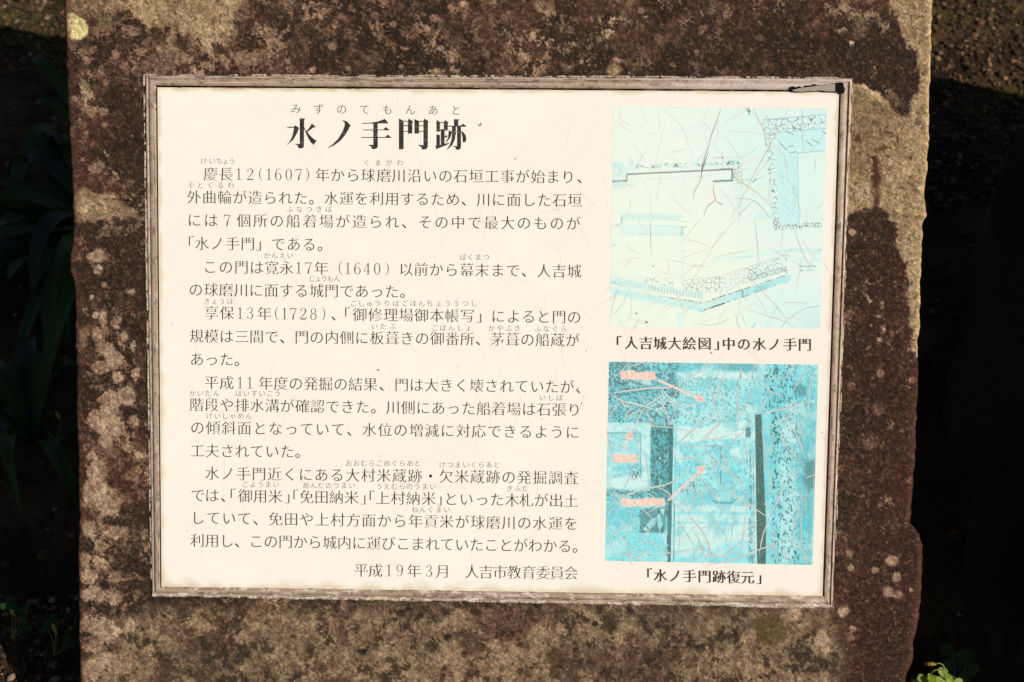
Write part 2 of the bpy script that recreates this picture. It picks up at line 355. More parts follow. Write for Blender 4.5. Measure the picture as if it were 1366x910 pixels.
    blob(820, 93, 11, 9, (146, 130, 98), .85, .35, .4); blob(1027, 841, 24, 21, (86, 70, 40), .85, .25, .25); blob(1027, 843, 15, 13, (104, 90, 50), .45, .5, .3)
    for cu, cv, r, a in [(1190, 748, 9, .8), (1167, 761, 5, .8), (1196, 770, 7, .8), (1135, 757, 5, .8), (1185, 790, 8, .75), (1198, 793, 7, .6), (1125, 816, 8, .8), (1137, 839, 5, .7), (1097, 851, 12, .85), (1102, 864, 7, .8), (1059, 819, 12, .7), (1133, 738, 5, .6), (1215, 787, 3, .6), (1128, 788, 3, .5), (1134, 850, 7, .5),
                         (1161, 402, 2.6, .8), (1177, 404, 2.6, .7), (1172, 422, 3, .8), (1162, 434, 2, .8), (1179, 440, 3, .9), (1173, 453, 3.5, .9), (1136, 310, 5, .8), (1217, 507, 4.5, .85), (1213, 517, 2, .7), (1216, 386, 4, .8), (1175, 498, 6, .6), (1136, 57, 3.4, .9), (1173, 547, 10, .3), (1133, 420, 7, .3), (1160, 590, 12, .25), (1135, 515, 6, .3),
                         (455, 22, 6, .5), (444, 62, 7, .6), (417, 93, 5, .75), (465, 92, 4, .7), (525, 33, 5, .5), (588, 64, 5, .75), (603, 80, 4, .8), (602, 92, 3, .8), (620, 6, 6, .6), (569, 38, 5, .6), (799, 52, 5, .6), (822, 80, 5, .7), (776, 83, 3.5, .7), (855, 14, 5, .6), (535, 89, 3.5, .6), (448, 36, 4, .5), (500, 20, 6, .35), (680, 20, 7, .3), (760, 40, 5, .35), (960, 30, 6, .3), (1013, 50, 6, .3), (930, 70, 5, .3)]:
        blob(cu, cv, r, r * .95, (178, 150, 130) if cv < 700 else (176, 152, 128), a, .35, .5)
    fld = np.zeros(u.shape)
    for cu, cv, ru, rv, a in [(134, 343, 11, 9, .75), (121, 341, 7, 4, .5), (132, 358, 7, 7, .7), (139, 380, 3, 3, .7), (122, 396, 3, 3, .5), (175, 390, 4, 3, .5), (137, 425, 5, 10, .7), (128, 420, 4, 4, .6), (155, 431, 7, 8, .55), (130, 447, 7, 7, .65), (166, 448, 5, 6, .55), (140, 465, 10, 10, .75), (152, 480, 9, 10, .7), (135, 490, 10, 8, .7), (178, 463, 5, 8, .5), (157, 505, 9, 8, .6), (168, 528, 12, 11, .8), (148, 540, 12, 16, .85), (128, 560, 9, 10, .75), (152, 568, 12, 14, .85), (142, 585, 9, 10, .8), (180, 500, 6, 8, .5), (175, 560, 6, 8, .45),
                          (147, 569, 14, 16, .8), (171, 598, 7, 6, .6), (130, 628, 12, 12, .8), (120, 608, 8, 6, .6), (186, 608, 5, 5, .55), (128, 660, 14, 14, .85), (146, 678, 12, 10, .8), (122, 645, 9, 7, .6), (119, 705, 9, 9, .8), (150, 712, 14, 9, .6), (112, 750, 7, 9, .75), (117, 768, 10, 9, .8), (130, 792, 14, 8, .75), (153, 799, 10, 8, .7), (153, 770, 12, 9, .6), (113, 795, 6, 7, .7), (130, 835, 18, 12, .7), (150, 846, 16, 12, .65), (125, 862, 14, 10, .6), (172, 835, 9, 9, .5), (140, 880, 16, 10, .5), (118, 895, 12, 10, .5),
                          (110, 70, 9, 6, .4), (118, 80, 8, 7, .4), (135, 95, 8, 7, .45), (143, 110, 6, 5, .6), (122, 150, 6, 7, .55), (139, 150, 6, 5, .6), (140, 166, 5, 4, .55), (115, 178, 4, 3, .5), (110, 213, 4, 5, .7), (130, 222, 9, 8, .65), (120, 222, 4, 4, .6), (100, 132, 4, 4, .6), (156, 72, 7, 7, .45), (190, 70, 8, 6, .4), (177, 43, 12, 10, .35), (320, 76, 14, 12, .4), (345, 80, 10, 8, .35), (250, 78, 9, 8, .4), (212, 66, 8, 6, .35), (275, 86, 8, 5, .5), (165, 90, 7, 5, .45)]:
        m = (np.abs(u - cu) < ru * 2.4) & (np.abs(v - cv) < rv * 2.4)
        fld[m] = np.maximum(fld[m], (.55 + .5 * a) * np.clip(1.25 - .62 * np.hypot((u[m] - cu) / ru, (v[m] - cv) / rv), 0, 1))
    fr = fbm(u, v, 17, 7, 27, .78)
    pm = ss(-.035, .045, fld - .50 - .10 * ss(330, 250, v) + (fr - .5) * 1.5)
    c = mix(c, mix(np.broadcast_to([176, 156, 130.], u.shape + (3,)).copy(), (136, 110, 92), np.maximum(ss(.42, .62, fbm(u, v, 8, 5, 28, .8)), ss(330, 250, v) * .8)), pm * .85)
    for cu, cv, r, a in [(483, 869, 6.5, .95), (535, 819, 8, .8), (596, 850, 7, .9), (634, 816, 6, .85), (714, 806, 8, .75), (620, 871, 3, .9), (560, 822, 6, .6), (500, 862, 7, .5), (793, 832, 5, .9), (315, 801, 4, .85), (187, 806, 5, .7), (140, 782, 9, .85), (147, 868, 5, .7), (163, 848, 5, .6), (470, 812, 6, .5), (650, 806, 5, .6), (595, 815, 8, .6), (610, 806, 6, .6), (700, 895, 9, .5), (840, 815, 7, .6), (857, 826, 8, .55), (800, 812, 6, .6), (975, 808, 6, .6), (955, 808, 5, .5), (1060, 806, 7, .6), (935, 866, 8, .5), (520, 880, 6, .6), (920, 812, 6, .5), (545, 812, 5, .6), (700, 860, 6, .4)]:
        blob(cu, cv, r, r * .8, (38, 28, 20), a, .4, .9)
    blob(1180, 20, 8, 10, (40, 24, 18), .4); blob(606, 40, 18, 30, (44, 34, 22), .4, .6, .6); blob(455, 52, 9, 22, (34, 22, 16), .6, .6, .5)
    blob(500, 801, 26, 3.5, (70, 66, 18), .8, .5, .6); blob(560, 803, 16, 3, (70, 66, 18), .7, .5, .6)      # moss below the frame
    # right-hand chamfer and a pale strip painting sunlight on the right edge
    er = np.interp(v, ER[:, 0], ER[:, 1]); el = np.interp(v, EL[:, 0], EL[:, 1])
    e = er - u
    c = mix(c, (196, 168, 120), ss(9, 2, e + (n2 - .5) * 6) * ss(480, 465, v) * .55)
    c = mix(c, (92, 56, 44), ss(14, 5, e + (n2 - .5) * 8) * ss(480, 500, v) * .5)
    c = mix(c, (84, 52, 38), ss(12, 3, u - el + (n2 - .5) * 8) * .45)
    c = c * (1 + (n4 - .5) * .42 + (n5 - .5) * .26 + (vn(u / 4.4 + 11, v / 4.4 + 60) - .5) * .14)[..., None] * np.array([1.03, .985, .94])
    return np.clip(c, 6, 235), spk * t

def build_stone():
    ys = np.concatenate([np.arange(.76, .41, -.006), np.arange(.41, -.41, -.00112), np.arange(-.41, -.66, -.008)])
    s = np.concatenate([np.linspace(0, 1, 860)])
    nr = len(ys); Y = ys[:, None]
    # edge x positions for every row: solve from the outlines
    vv = np.array([UV(np.array([0., y, 0.]))[1] for y in ys])
    xl = P(np.interp(vv, EL[:, 0], EL[:, 1]), vv)[:, 0]; xr = P(np.interp(vv, ER[:, 0], ER[:, 1]), vv)[:, 0]
    k = np.arange(nr); jit = (fbm(ys * 1000, ys * 0 + 3, 7, 3, 41) - .5) * .0030; jit2 = (fbm(ys * 1000, ys * 0 + 9, 9, 3, 42) - .5) * .0034
    xl = xl + jit; xr = xr + jit2
    rad = .004 + .002 * fbm(ys * 1000, ys * 0, 30, 2, 43); radr = .003 + .002 * fbm(ys * 1000, ys * 0, 30, 2, 44) + .004 * ss(-.10, -.16, ys)
    X = []; Z = []
    depth = .24
    ang = [90, 72, 54, 36, 18]                       # rounded left arris
    side = [depth * q for q in np.linspace(1, .04, 60) ** 1.3]
    for d in side: X.append(xl); Z.append(np.full(nr, -d))
    for a in ang: X.append(xl + rad * (1 - math.sin(math.radians(a)))); Z.append(-rad * (1 - math.cos(math.radians(a))))
    for q in s: X.append(xl + rad + (xr - radr - xl - rad) * q); Z.append(np.zeros(nr))
    for a in reversed(ang): X.append(xr - radr * (1 - math.sin(math.radians(a)))); Z.append(-radr * (1 - math.cos(math.radians(a))))
    for d in reversed(side): X.append(xr); Z.append(np.full(nr, -d))
    X = np.stack(X, 1); Z = np.stack(Z, 1); YY = np.broadcast_to(Y, X.shape).copy()
    ns = len(side); nc = X.shape[1]
    U, V = UV(np.stack([X, YY, np.minimum(Z, 0) * 0], -1))
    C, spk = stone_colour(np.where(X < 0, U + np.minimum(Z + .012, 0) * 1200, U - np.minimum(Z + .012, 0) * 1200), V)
    sidew = np.clip(-Z / .03, 0, 1)
    h = (fbm(U, V, 60, 4, 50) - .5) * .0024 + (fbm(U, V, 7, 3, 51, .7) - .5) * .0016 + spk * .0006
    inb = sdf(U[:, :], V[:, :], [(193, 101), (1137, 105), (1110.5, 811), (202.5, 794)])
    h = h * ss(26, -8, inb) - .0006 * ss(-8, 20, inb)
    h = h * (1 - .6 * sidew)
    Z = Z + h * (Z > -.012)
    sx = np.zeros_like(X); sx[:, :ns] = -1; sx[:, -ns:] = 1
    X = X + sx * (fbm(Z * 1300 + 5, YY * 1300, 30, 4, 52) - .5) * .006 * np.clip(-Z / .05, 0, 1)
    YY = YY - .40 * np.clip(X, -.3, .4) * ss(.42, .76, YY)
    verts = np.stack([X, YY, Z], -1).reshape(-1, 3)
    F = gridf(nr, nc, True)
    cen_in = inb.reshape(-1)[F].min(1) > 30
    F = F[~cen_in]
    # close back, top and foot
    cols = alb(C.reshape(-1, 3))
    n0 = len(verts)
    a = np.arange(nr) * nc; b = a + nc - 1
    back = np.stack([a[:-1], a[1:], b[1:], b[:-1]], 1)
    top = np.array([[i, i + 1, nc - 1 - i - 1, nc - 1 - i] for i in range(nc // 2 - 1)])
    F = np.concatenate([F, back, top])
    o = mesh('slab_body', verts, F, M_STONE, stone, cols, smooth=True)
    return o
build_stone()

# ------------------------------------------------------------------ the framed sign
sign = empty('information_sign'); sign.matrix_world = M_FACE
tag(sign, 'framed white sign with black Japanese text and two faded blue pictures, fixed to the stone', 'sign')
O4 = np.array([(193.5, 101), (1137, 105), (1110.5, 811), (203, 794.5)], float)
I4 = np.array([(209, 115), (1120.5, 121.5), (1098.5, 794.8), (214.5, 782.2)], float)
ZP = .0021
# face plate
def build_plate():
    nu, nv = 300, 230
    s, t = np.meshgrid(np.linspace(0, 1, nu), np.linspace(0, 1, nv))
    q = [I4[0] + (.9, 1.5), I4[1] + (-.9, 1.5), I4[2] + (-.9, .6), I4[3] + (.9, .6)]
    p = ((1 - s) * (1 - t))[..., None] * q[0] + (s * (1 - t))[..., None] * q[1] + (s * t)[..., None] * q[2] + ((1 - s) * t)[..., None] * q[3]
    u, v = p[..., 0], p[..., 1]
    c = mix(np.broadcast_to([254, 245, 228.], u.shape + (3,)).copy(), (255, 242, 226), ss(700, 900, u))
    c = mix(c, (250, 242, 222), ss(.4, .7, fbm(u, v, 90, 3, 60)) * .5)
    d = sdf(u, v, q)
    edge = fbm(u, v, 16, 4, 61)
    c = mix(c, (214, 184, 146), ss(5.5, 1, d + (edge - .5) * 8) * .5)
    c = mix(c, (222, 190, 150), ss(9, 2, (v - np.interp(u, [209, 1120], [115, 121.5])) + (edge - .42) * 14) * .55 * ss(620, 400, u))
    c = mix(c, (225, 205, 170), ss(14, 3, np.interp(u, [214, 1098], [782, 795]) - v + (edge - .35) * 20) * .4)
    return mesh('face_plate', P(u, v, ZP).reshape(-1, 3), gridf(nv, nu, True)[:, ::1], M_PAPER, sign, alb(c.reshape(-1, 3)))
plate = build_plate()
# black sheet added behind the plate, painting the shade in the gap
q = [tuple(x) for x in O4]
mesh('gap_shade_sheet', [tuple(P(a, b, -.0002)) for a, b in O4 + np.array([(3, 3), (-3, 3), (-3, -3), (3, -3)])], [(3, 2, 1, 0)], M_GAP_SHADE, sign)
frame = empty('frame', sign)
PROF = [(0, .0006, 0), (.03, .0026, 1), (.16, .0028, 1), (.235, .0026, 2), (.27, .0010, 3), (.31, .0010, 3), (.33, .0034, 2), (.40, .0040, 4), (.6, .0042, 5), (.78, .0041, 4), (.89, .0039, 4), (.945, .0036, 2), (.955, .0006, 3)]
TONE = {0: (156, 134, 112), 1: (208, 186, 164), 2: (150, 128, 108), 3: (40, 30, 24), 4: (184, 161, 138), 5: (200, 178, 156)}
def build_bar(i, groove, lo, hi):
    a0, a1 = O4[i], O4[(i + 1) % 4]; b0, b1 = I4[i], I4[(i + 1) % 4]
    n = int(np.hypot(*(a1 - a0)) / 1.5); t = np.linspace(0, 1, n)
    U, V, Z, C = [], [], [], []
    for (w_, z, k) in PROF:
        if k == 3 and w_ < .5 and not groove: z = .0021; k = 1
        p0 = a0 + (b0 - a0) * w_; p1 = a1 + (b1 - a1) * w_
        u = p0[0] + (p1[0] - p0[0]) * t; v = p0[1] + (p1[1] - p0[1]) * t
        L = t * np.hypot(*(a1 - a0)) + i * 900
        jit = (fbm(L, L * 0 + w_ * 60, 12, 4, 70 + i) - .5) * (2.6 if w_ < .05 else .0)
        dx, dy = (b0 - a0) / np.hypot(*(b0 - a0)); u = u + dx * jit; v = v + dy * jit
        zz = z + (fbm(L, L * 0, 60, 3, 75) - .5) * .0003 * (k != 3)
        U.append(u); V.append(v); Z.append(zz)
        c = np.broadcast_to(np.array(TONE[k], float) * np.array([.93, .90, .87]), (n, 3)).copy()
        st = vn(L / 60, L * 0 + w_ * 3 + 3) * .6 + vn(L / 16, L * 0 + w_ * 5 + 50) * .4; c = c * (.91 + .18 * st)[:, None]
        g = .5 * vn(L / 14, L * 0 + w_ * 7 + 80) + .3 * vn(L / 5, L * 0 + w_ * 9 + 20) + .2 * vn(L / 2.2, L * 0 + w_ * 12 + 7)
        c = mix(c, (92, 68, 52), ss(.58, .70, g) * (lo + .25) * (k != 3)); c = mix(c, (226, 208, 190), ss(.56, .70, .45 * vn(L / 16 + 9 * i, L * 0 + w_ * 5 + 30) + .3 * vn(L / 5, L * 0 + w_ * 9 + 120) + .25 * vn(L / 2, L * 0 + w_ * 12 + 99)) * hi * (k != 3))
        if i == 0: c = mix(c, (222, 202, 190), .55 * ss(820, 980, u) * (k != 3)); c = mix(c, (112, 82, 70), .45 * ss(440, 480, u) * ss(760, 700, u) * ss(.4, .6, g) * (k == 4)); 
        if i == 1: c = mix(c, (98, 78, 62), .35 * ss(.45, .65, g) * (k == 4))
        C.append(c)
    U, V, Z = np.stack(U, 1), np.stack(V, 1), np.stack(Z, 1); C = np.stack(C, 1)
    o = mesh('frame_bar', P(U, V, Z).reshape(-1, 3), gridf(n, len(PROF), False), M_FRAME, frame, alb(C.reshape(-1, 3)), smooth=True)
    return o
build_bar(0, False, .35, .45); build_bar(1, True, .4, .3); build_bar(2, False, .3, .95); build_bar(3, False, .25, .45)
# crusty bead of mortar along the outer edge, and dirt in the inner gap
def bead(pts, w, amp, zt, name, th, seed, cols, parent=sign):
    pts = np.asarray(pts, float); L = np.hypot(*(pts[1] - pts[0])); n = int(L / 1.2); t = np.linspace(0, 1, n)
    base = pts[0] + (pts[1] - pts[0]) * t[:, None]; d = (pts[1] - pts[0]) / L; nn = np.array([-d[1], d[0]])
    s = t * L + seed * 500; wid = w * ss(th - .12, th + .12, fbm(s, s * 0, 18, 4, seed, .7)) + amp * (fbm(s, s * 0 + 7, 5, 3, seed + 1, .8) - .5); wid = np.clip(wid, .05, 9)
    rows = []; zz = []; cc = []
    for k, (f, h) in enumerate([(-1, 0), (-.55, .8), (0, 1), (.55, .8), (1, 0)]):
        off = f * wid * .5 + (fbm(s, s * 0 + 20, 30, 2, seed + 2) - .5) * 1.5
        rows.append(base + nn * off[:, None]); zz.append(zt[0] + (zt[1] - zt[0]) * h * np.clip(wid / w, .1, 1) + (fbm(s, s * 0 + k * 9, 4, 2, seed) - .5) * .0004)
        c = mix(np.broadcast_to(np.array(cols[0], float), (n, 3)).copy(), cols[1], ss(.4, .6, fbm(s, s * 0 + k * 4, 7, 4, seed + 5, .8))); c = mix(c, (44, 32, 24), ss(.66, .74, fbm(s, s * 0 + k * 3.3, 5, 4, seed + 6, .8)) * .9); cc.append(c)
    p = np.stack(rows, 1); o = mesh(name, P(p[..., 0], p[..., 1], np.stack(zz, 1)).reshape(-1, 3), gridf(n, 5, False), M_CRUST, parent, alb(np.stack(cc, 1).reshape(-1, 3)), smooth=True); return o
PALE = ((206, 188, 168), (168, 144, 120))
bead([O4[0] + (-2, -1), O4[1] + (0, -1)], 3.6, 3, (-.001, .0022), 'mortar_bead', .46, 101, PALE)
bead([O4[1] + (0, 0), O4[2] + (1, 0)], 2.4, 2, (-.001, .0014), 'mortar_bead', .50, 105, PALE)
bead([O4[2] + (0, -1), O4[3] + (0, -1)], 5.5, 4, (-.001, .0032), 'mortar_bead', .45, 110, ((226, 212, 196), (180, 158, 134)))
bead([O4[3] + (-1, 0), O4[0] + (-2, 0)], 4.2, 3, (-.001, .0024), 'mortar_bead', .42, 115, ((214, 196, 172), (160, 136, 112)))
bead([I4[2] + (0, 1), I4[3] + (0, 1)], 2.4, 2.5, (.001, .0032), 'sealant_bead', .45, 120, ((236, 222, 200), (170, 146, 118)))
bead([I4[0] + (0, 2), I4[1] + (0, .5)], 1.6, 2.0, (.001, .0026), 'sealant_bead', .52, 125, ((176, 148, 112), (120, 92, 66)))
# black sheet added as the dark of a torn hole, upper right corner: origin (1030,95), 11.38 per unit
def poly(pts, z, name, mat, parent, org=(0, 0), k=1.0, thick=0.0, col=None):
    p = np.array(pts, float) / k + np.array(org); n = len(p)
    V = [tuple(x) for x in P(p[:, 0], p[:, 1], z)]
    T = [tuple(t) for t in tessellate_polygon([[Vector((a, -b, 0)) for a, b in p]])]
    if thick:
        V += [tuple(x) for x in P(p[:, 0], p[:, 1], z - thick)]; T += [(i, (i + 1) % n, (i + 1) % n + n, i + n) for i in range(n)]
    return V, T
V, T = poly([(262, 285), (262, 262), (275, 238), (330, 228), (352, 245), (372, 252), (380, 235), (420, 228), (440, 246), (478, 244), (505, 218), (580, 215), (600, 222), (618, 198), (650, 196), (668, 208), (790, 206), (860, 192), (930, 180), (960, 184), (1000, 168), (1070, 172), (1085, 190), (1090, 235), (1104, 268), (1098, 322), (1080, 340), (1045, 335), (1030, 318), (955, 312), (700, 290), (420, 300)], .0056, 'g', None, None, (1030, 95), 11.38, .004)
mesh('dark_hole_sheet', V, T, M_GAP_SHADE, sign)
V, T = poly([(300, 290), (400, 262), (600, 235), (720, 214), (782, 212), (800, 216), (850, 194), (955, 188), (955, 310), (820, 306), (740, 292), (660, 300), (520, 308), (420, 312), (330, 305)], .0060, 'g', None, None, (1030, 95), 11.38, .0005)
pc = np.tile(alb((156, 142, 122)), (len(V), 1))
mesh('exposed_backing', V, T, M_FRAME, sign, pc)

# ------------------------------------------------------------------ writing
ZT = ZP + .00012
K = dict(gx=-.001, gy=-.0175, serif=.8)
def line(items, size=19.8, **kw): return place(items, size, 'text_line', plate, M_INK, K['gx'], K['gy'], K['serif'], ZT, **kw)
line(at('慶長12(1607)年から球磨川沿いの石垣工事が始まり', [280.9, 301.4, 318.8, 333.7, 348.3, 358.9, 371.4, 385.2, 398.8, 409.6, 430, 450.3, 470.9, 490.9, 512, 532, 552.9, 573.7, 594.3, 614.3, 635.1, 656, 676.6, 697.1, 717.7, 737.7, 757.9], 232, 236) + [('、', 779, 236)])
line(spread('外曲輪が造られた。水運を利用するため、川に面した石垣', 259, 262.8, 766.8, 267.2))
line(spread('には7個所の船着場が造られ、その中で最大のものが', 259.4, 293.6, 765, 298))
line(spread('「水ノ手門」', 249, 324.6, 351, 325.4) + spread('である。', 371.2, 325.5, 433, 326.3))
line(at('この門は寛永17年(1640)以前から幕末まで、人吉城', [280.4, 301.4, 322.1, 342.5, 362.6, 382.3, 398.7, 411.8, 428.3, 454.6, 464.2, 477, 489.6, 503.2, 516, 541.7, 561.6, 582.2, 602.4, 622.6, 642.9, 663.9, 684.4, 705, 725.6, 745.6, 766], 355.8, 361.7))
line(spread('の球磨川に面する城門であった。', 261.3, 386.4, 543, 389))
line(at('享保13年(1728)、「御修理場御本帳写」によると門の', [282, 302.7, 320.4, 333.5, 352.5, 369.6, 379.8, 391.4, 404.5, 418.2, 431.2, 451, 457.5, 480.1, 500.8, 521.2, 541.7, 562.2, 582.7, 603, 623.6, 645, 664.6, 685.3, 705.2, 725.3, 745.8, 766], 417, 423))
line(spread('規模は三間で、門の内側に板葺きの御番所、茅葺の船蔵が', 262, 448.2, 764, 453.6))
line(spread('あった。', 262.7, 479.1, 322, 479.8))
line(at('平成11年度の発掘の結果、門は大きく壊されていたが、', [282.2, 302.4, 320.4, 333.5, 354.2, 374.6, 394.7, 414.6, 434.3, 454.4, 474.2, 494.2, 515, 535.8, 555.6, 575.5, 595.6, 615.8, 635.8, 655.7, 675.9, 696, 716.5, 736.4, 756.6, 777], 509.9, 516))
line(spread('階段や排水溝が確認できた。川側にあった船着場は石張り', 262.4, 539.8, 766, 546.6))
line(spread('の傾斜面となっていて、水位の増減に対応できるように', 263.4, 570.4, 763.8, 576.5))
line(spread('工夫されていた。', 263.2, 601.3, 403, 602.4))
line(spread('水ノ手門近くにある大村米蔵跡・欠米蔵跡の発掘調査', 283, 631.4, 761.8, 637.5))
line(at('では、「御用米」「免田納米」「上村納米」といった木札が出土', [264.2, 282.8, 303.5, 304.8, 327.4, 347.3, 367.2, 389, 388.5, 409, 429, 448.8, 468.8, 490.5, 490.2, 510.4, 531, 551.4, 572, 592, 601.8, 622.2, 643, 663.2, 683, 702.4, 722, 741.8, 761.7], 660.6, 668))
line(spread('していて、免田や上村方面から年貢米が球磨川の水運を', 264, 690.6, 761.6, 698.4))
line(spread('利用し、この門から城内に運びこまれていたことがわかる。', 263.4, 720.8, 773, 728.8))
line(at('平成19年3月人吉市教育委員会', [481.8, 501, 519, 533, 552.2, 572.2, 590.8, 629.6, 648.3, 667, 685.9, 705.4, 724.4, 743.2, 761.7], 760.6, 764.4, 481, 762))
def reading(s, us, v, size=9.4):
    return place([(c, u, v) for c, u in zip(s, us)], size, 'reading_line', plate, M_INK, -.009, -.018, 0, ZT, kshrink=1.0)
place([(c, 394.9 + 30.5 * i, 145 + .3 * i) for i, c in enumerate('みずのてもんあと')], 14.6, 'reading_line', plate, M_INK, -.006, -.016, 0, ZT)
for s, us, v in [('けいちょう', (272, 282.9, 292.4, 301, 309.4), 214.9), ('くまがわ', (489.4, 504.3, 519.1, 533.7), 217.1), ('そとくるわ', (254.9, 267.1, 280.6, 294.3, 308), 247.1), ('ふなつきば', (386.6, 399.4, 412.3, 425.7, 438.6), 279.1),
                 ('かんえい', (356.3, 366.2, 376.8, 387.1), 340.9), ('ばくまつ', (617.6, 627.7, 638.3, 648.7), 343.1), ('じょうもん', (416.1, 424.5, 432.3, 440.9, 449.8), 371.7), ('きょうほ', (276.1, 286, 296.1, 307), 402),
                 ('ごしゅうりばごほんちょううつし', (471.7, 482.1, 493, 504.1, 516.4, 528.3, 540.5, 551.3, 562.5, 573.3, 585.2, 597.3, 608.4, 620.6, 632), 404.8), ('いたぶ', (499.6, 511.4, 523.6), 435.5), ('ごばんしょ', (580.2, 591, 602.4, 613.8, 625.3), 437.3),
                 ('かやぶき', (656, 667.2, 678.8, 690.1), 438), ('ふなぐら', (717.4, 728.9, 740.8, 752.1), 438.7), ('かいだん', (256.9, 267.3, 277.9, 288.5), 524.6), ('はいすいこう', (318.3, 328.6, 339.1, 349.5, 360, 370.1), 524.8), ('いしば', (723.8, 735.2, 746.5), 530.5),
                 ('けいしゃめん', (279.3, 290, 300.4, 310.7, 321.4, 332), 554.9), ('おおむらこめぐらあと', (465.3, 475.6, 485.6, 495.8, 505.9, 516.3, 526.5, 536.6, 546.8, 557), 618), ('けつまいくらあと', (590.1, 600.6, 611, 621.5, 631.8, 642.1, 652.4, 662.6), 620),
                 ('ごようまい', (327.4, 337.6, 347.8, 358, 368.3), 646.2), ('めんだのうまい', (408.4, 418.2, 428.3, 438.5, 448.8, 459, 469.4), 647.6), ('うえむらのうまい', (505.8, 516, 526.1, 536.2, 546.4, 556.6, 567.1, 577.5), 648.9), ('きふだ', (679.9, 690.1, 700.5), 651.6), ('ねんぐまい', (553.6, 564, 574.8, 585.5, 596.1), 679.9)]:
    reading(s, us, v)
place(at('「人吉城大絵図」中の水ノ手門', [820.3, 842.3, 861.6, 880.4, 900, 919.6, 940, 961.6, 972.2, 992.3, 1012.9, 1033, 1054, 1073.7], 457.2, 459.8, 825, 1075), 18.6, 'caption', plate, M_HEAD, .027, -.008, 1.1, ZT)
place(at('「水ノ手門跡復元」', [861, 880.9, 900.6, 919.9, 940, 959.3, 978.6, 997.4, 1018], 767.3, 770.7, 867, 1015), 18.6, 'caption', plate, M_HEAD, .027, -.008, 1.1, ZT)

# the heading is drawn stroke by stroke
H1, H2, KH = (375, 150), (500, 150), 10.508
STROKES = [
 (H1, [(262, 80), (334, 88), (332, 104), (322, 108), (320, 470), (312, 494), (290, 505), (245, 503), (236, 478), (228, 458), (190, 447), (192, 440), (262, 442)]),
 (H1, [(86, 202), (180, 202), (192, 178), (254, 218), (246, 236), (240, 250), (215, 310), (170, 385), (82, 458), (80, 452), (115, 415), (150, 350), (176, 260), (180, 216), (86, 216)]),
 (H1, [(318, 190), (345, 252), (362, 258), (415, 185), (430, 154), (486, 204), (478, 212), (458, 210), (372, 272), (385, 300), (440, 360), (506, 404), (484, 412), (460, 456), (420, 425), (385, 370), (350, 290), (318, 215)]),
 (H1, [(862, 116), (868, 108), (930, 132), (976, 186), (962, 200), (945, 240), (900, 315), (830, 400), (740, 465), (656, 500), (654, 494), (720, 450), (800, 370), (860, 270), (890, 190), (893, 160), (885, 135)]),
 (H2, [(-170, 146), (-100, 150), (40, 128), (142, 92), (190, 150), (186, 156), (130, 154), (42, 156), (-170, 160)]),
 (H2, [(-20, 150), (40, 150), (42, 472), (30, 500), (0, 515), (-40, 513), (-50, 480), (-90, 462), (-90, 454), (-20, 456)]),
 (H2, [(-170, 240), (122, 240), (154, 204), (204, 244), (200, 251), (-170, 251)]),
 (H2, [(-186, 346), (146, 346), (182, 310), (232, 352), (228, 358), (-186, 357)]),
 (H2, [(338, 88), (404, 118), (404, 514), (338, 520)]), (H2, [(404, 118), (464, 118), (476, 86), (538, 126), (532, 140), (526, 146), (525, 294), (464, 300), (464, 130), (404, 130)]), (H2, [(404, 180), (466, 180), (466, 191), (404, 191)]), (H2, [(404, 262), (466, 262), (466, 272), (404, 272)]),
 (H2, [(556, 92), (620, 122), (620, 296), (556, 298)]), (H2, [(618, 118), (684, 118), (698, 86), (758, 128), (745, 142), (743, 478), (730, 508), (700, 522), (664, 522), (655, 488), (608, 460), (610, 453), (682, 460), (682, 130), (618, 130)]), (H2, [(618, 183), (684, 183), (684, 194), (618, 194)]), (H2, [(618, 262), (684, 262), (684, 272), (618, 272)]),
 (H2, [(864, 108), (914, 136), (914, 270), (864, 272)]), (H2, [(914, 138), (968, 138), (988, 106), (1034, 144), (1024, 152), (1022, 256), (968, 256), (968, 150), (914, 150)]), (H2, [(914, 240), (970, 240), (970, 252), (914, 252)]),
 (H2, [(926, 250), (978, 250), (978, 452), (926, 478)]), (H2, [(864, 308), (914, 316), (912, 474), (864, 494)]), (H2, [(846, 466), (866, 470), (1046, 424), (1050, 430), (1000, 462), (884, 506), (868, 524)]), (H2, [(976, 342), (998, 316), (1022, 344), (1016, 350), (976, 352)]),
 (H2, [(1022, 186), (1205, 186), (1238, 156), (1284, 196), (1280, 202), (1022, 198)]), (H2, [(1108, 94), (1182, 98), (1186, 106), (1170, 112), (1168, 190), (1112, 190)]),
 (H2, [(1082, 196), (1136, 196), (1136, 300), (1122, 380), (1085, 460), (1012, 526), (1008, 518), (1050, 460), (1076, 380), (1084, 290)]),
 (H2, [(1036, 258), (1086, 268), (1060, 350), (1006, 420), (998, 414), (1028, 350)]),
 (H2, [(1154, 196), (1208, 196), (1208, 490), (1196, 514), (1176, 525), (1140, 522), (1134, 494), (1098, 476), (1098, 470), (1154, 474)]),
 (H2, [(1212, 262), (1250, 285), (1278, 330), (1283, 380), (1272, 412), (1250, 422), (1232, 410), (1230, 350), (1210, 272)]),
]
V, F = [], []
for i, (org, pts) in enumerate(STROKES):
    v_, t_ = poly(pts, ZT + i * 1e-6, '', None, None, org, KH); b = len(V); V += v_; F += [tuple(k + b for k in t) for t in t_]
mesh('heading', V, F, M_HEAD, plate)

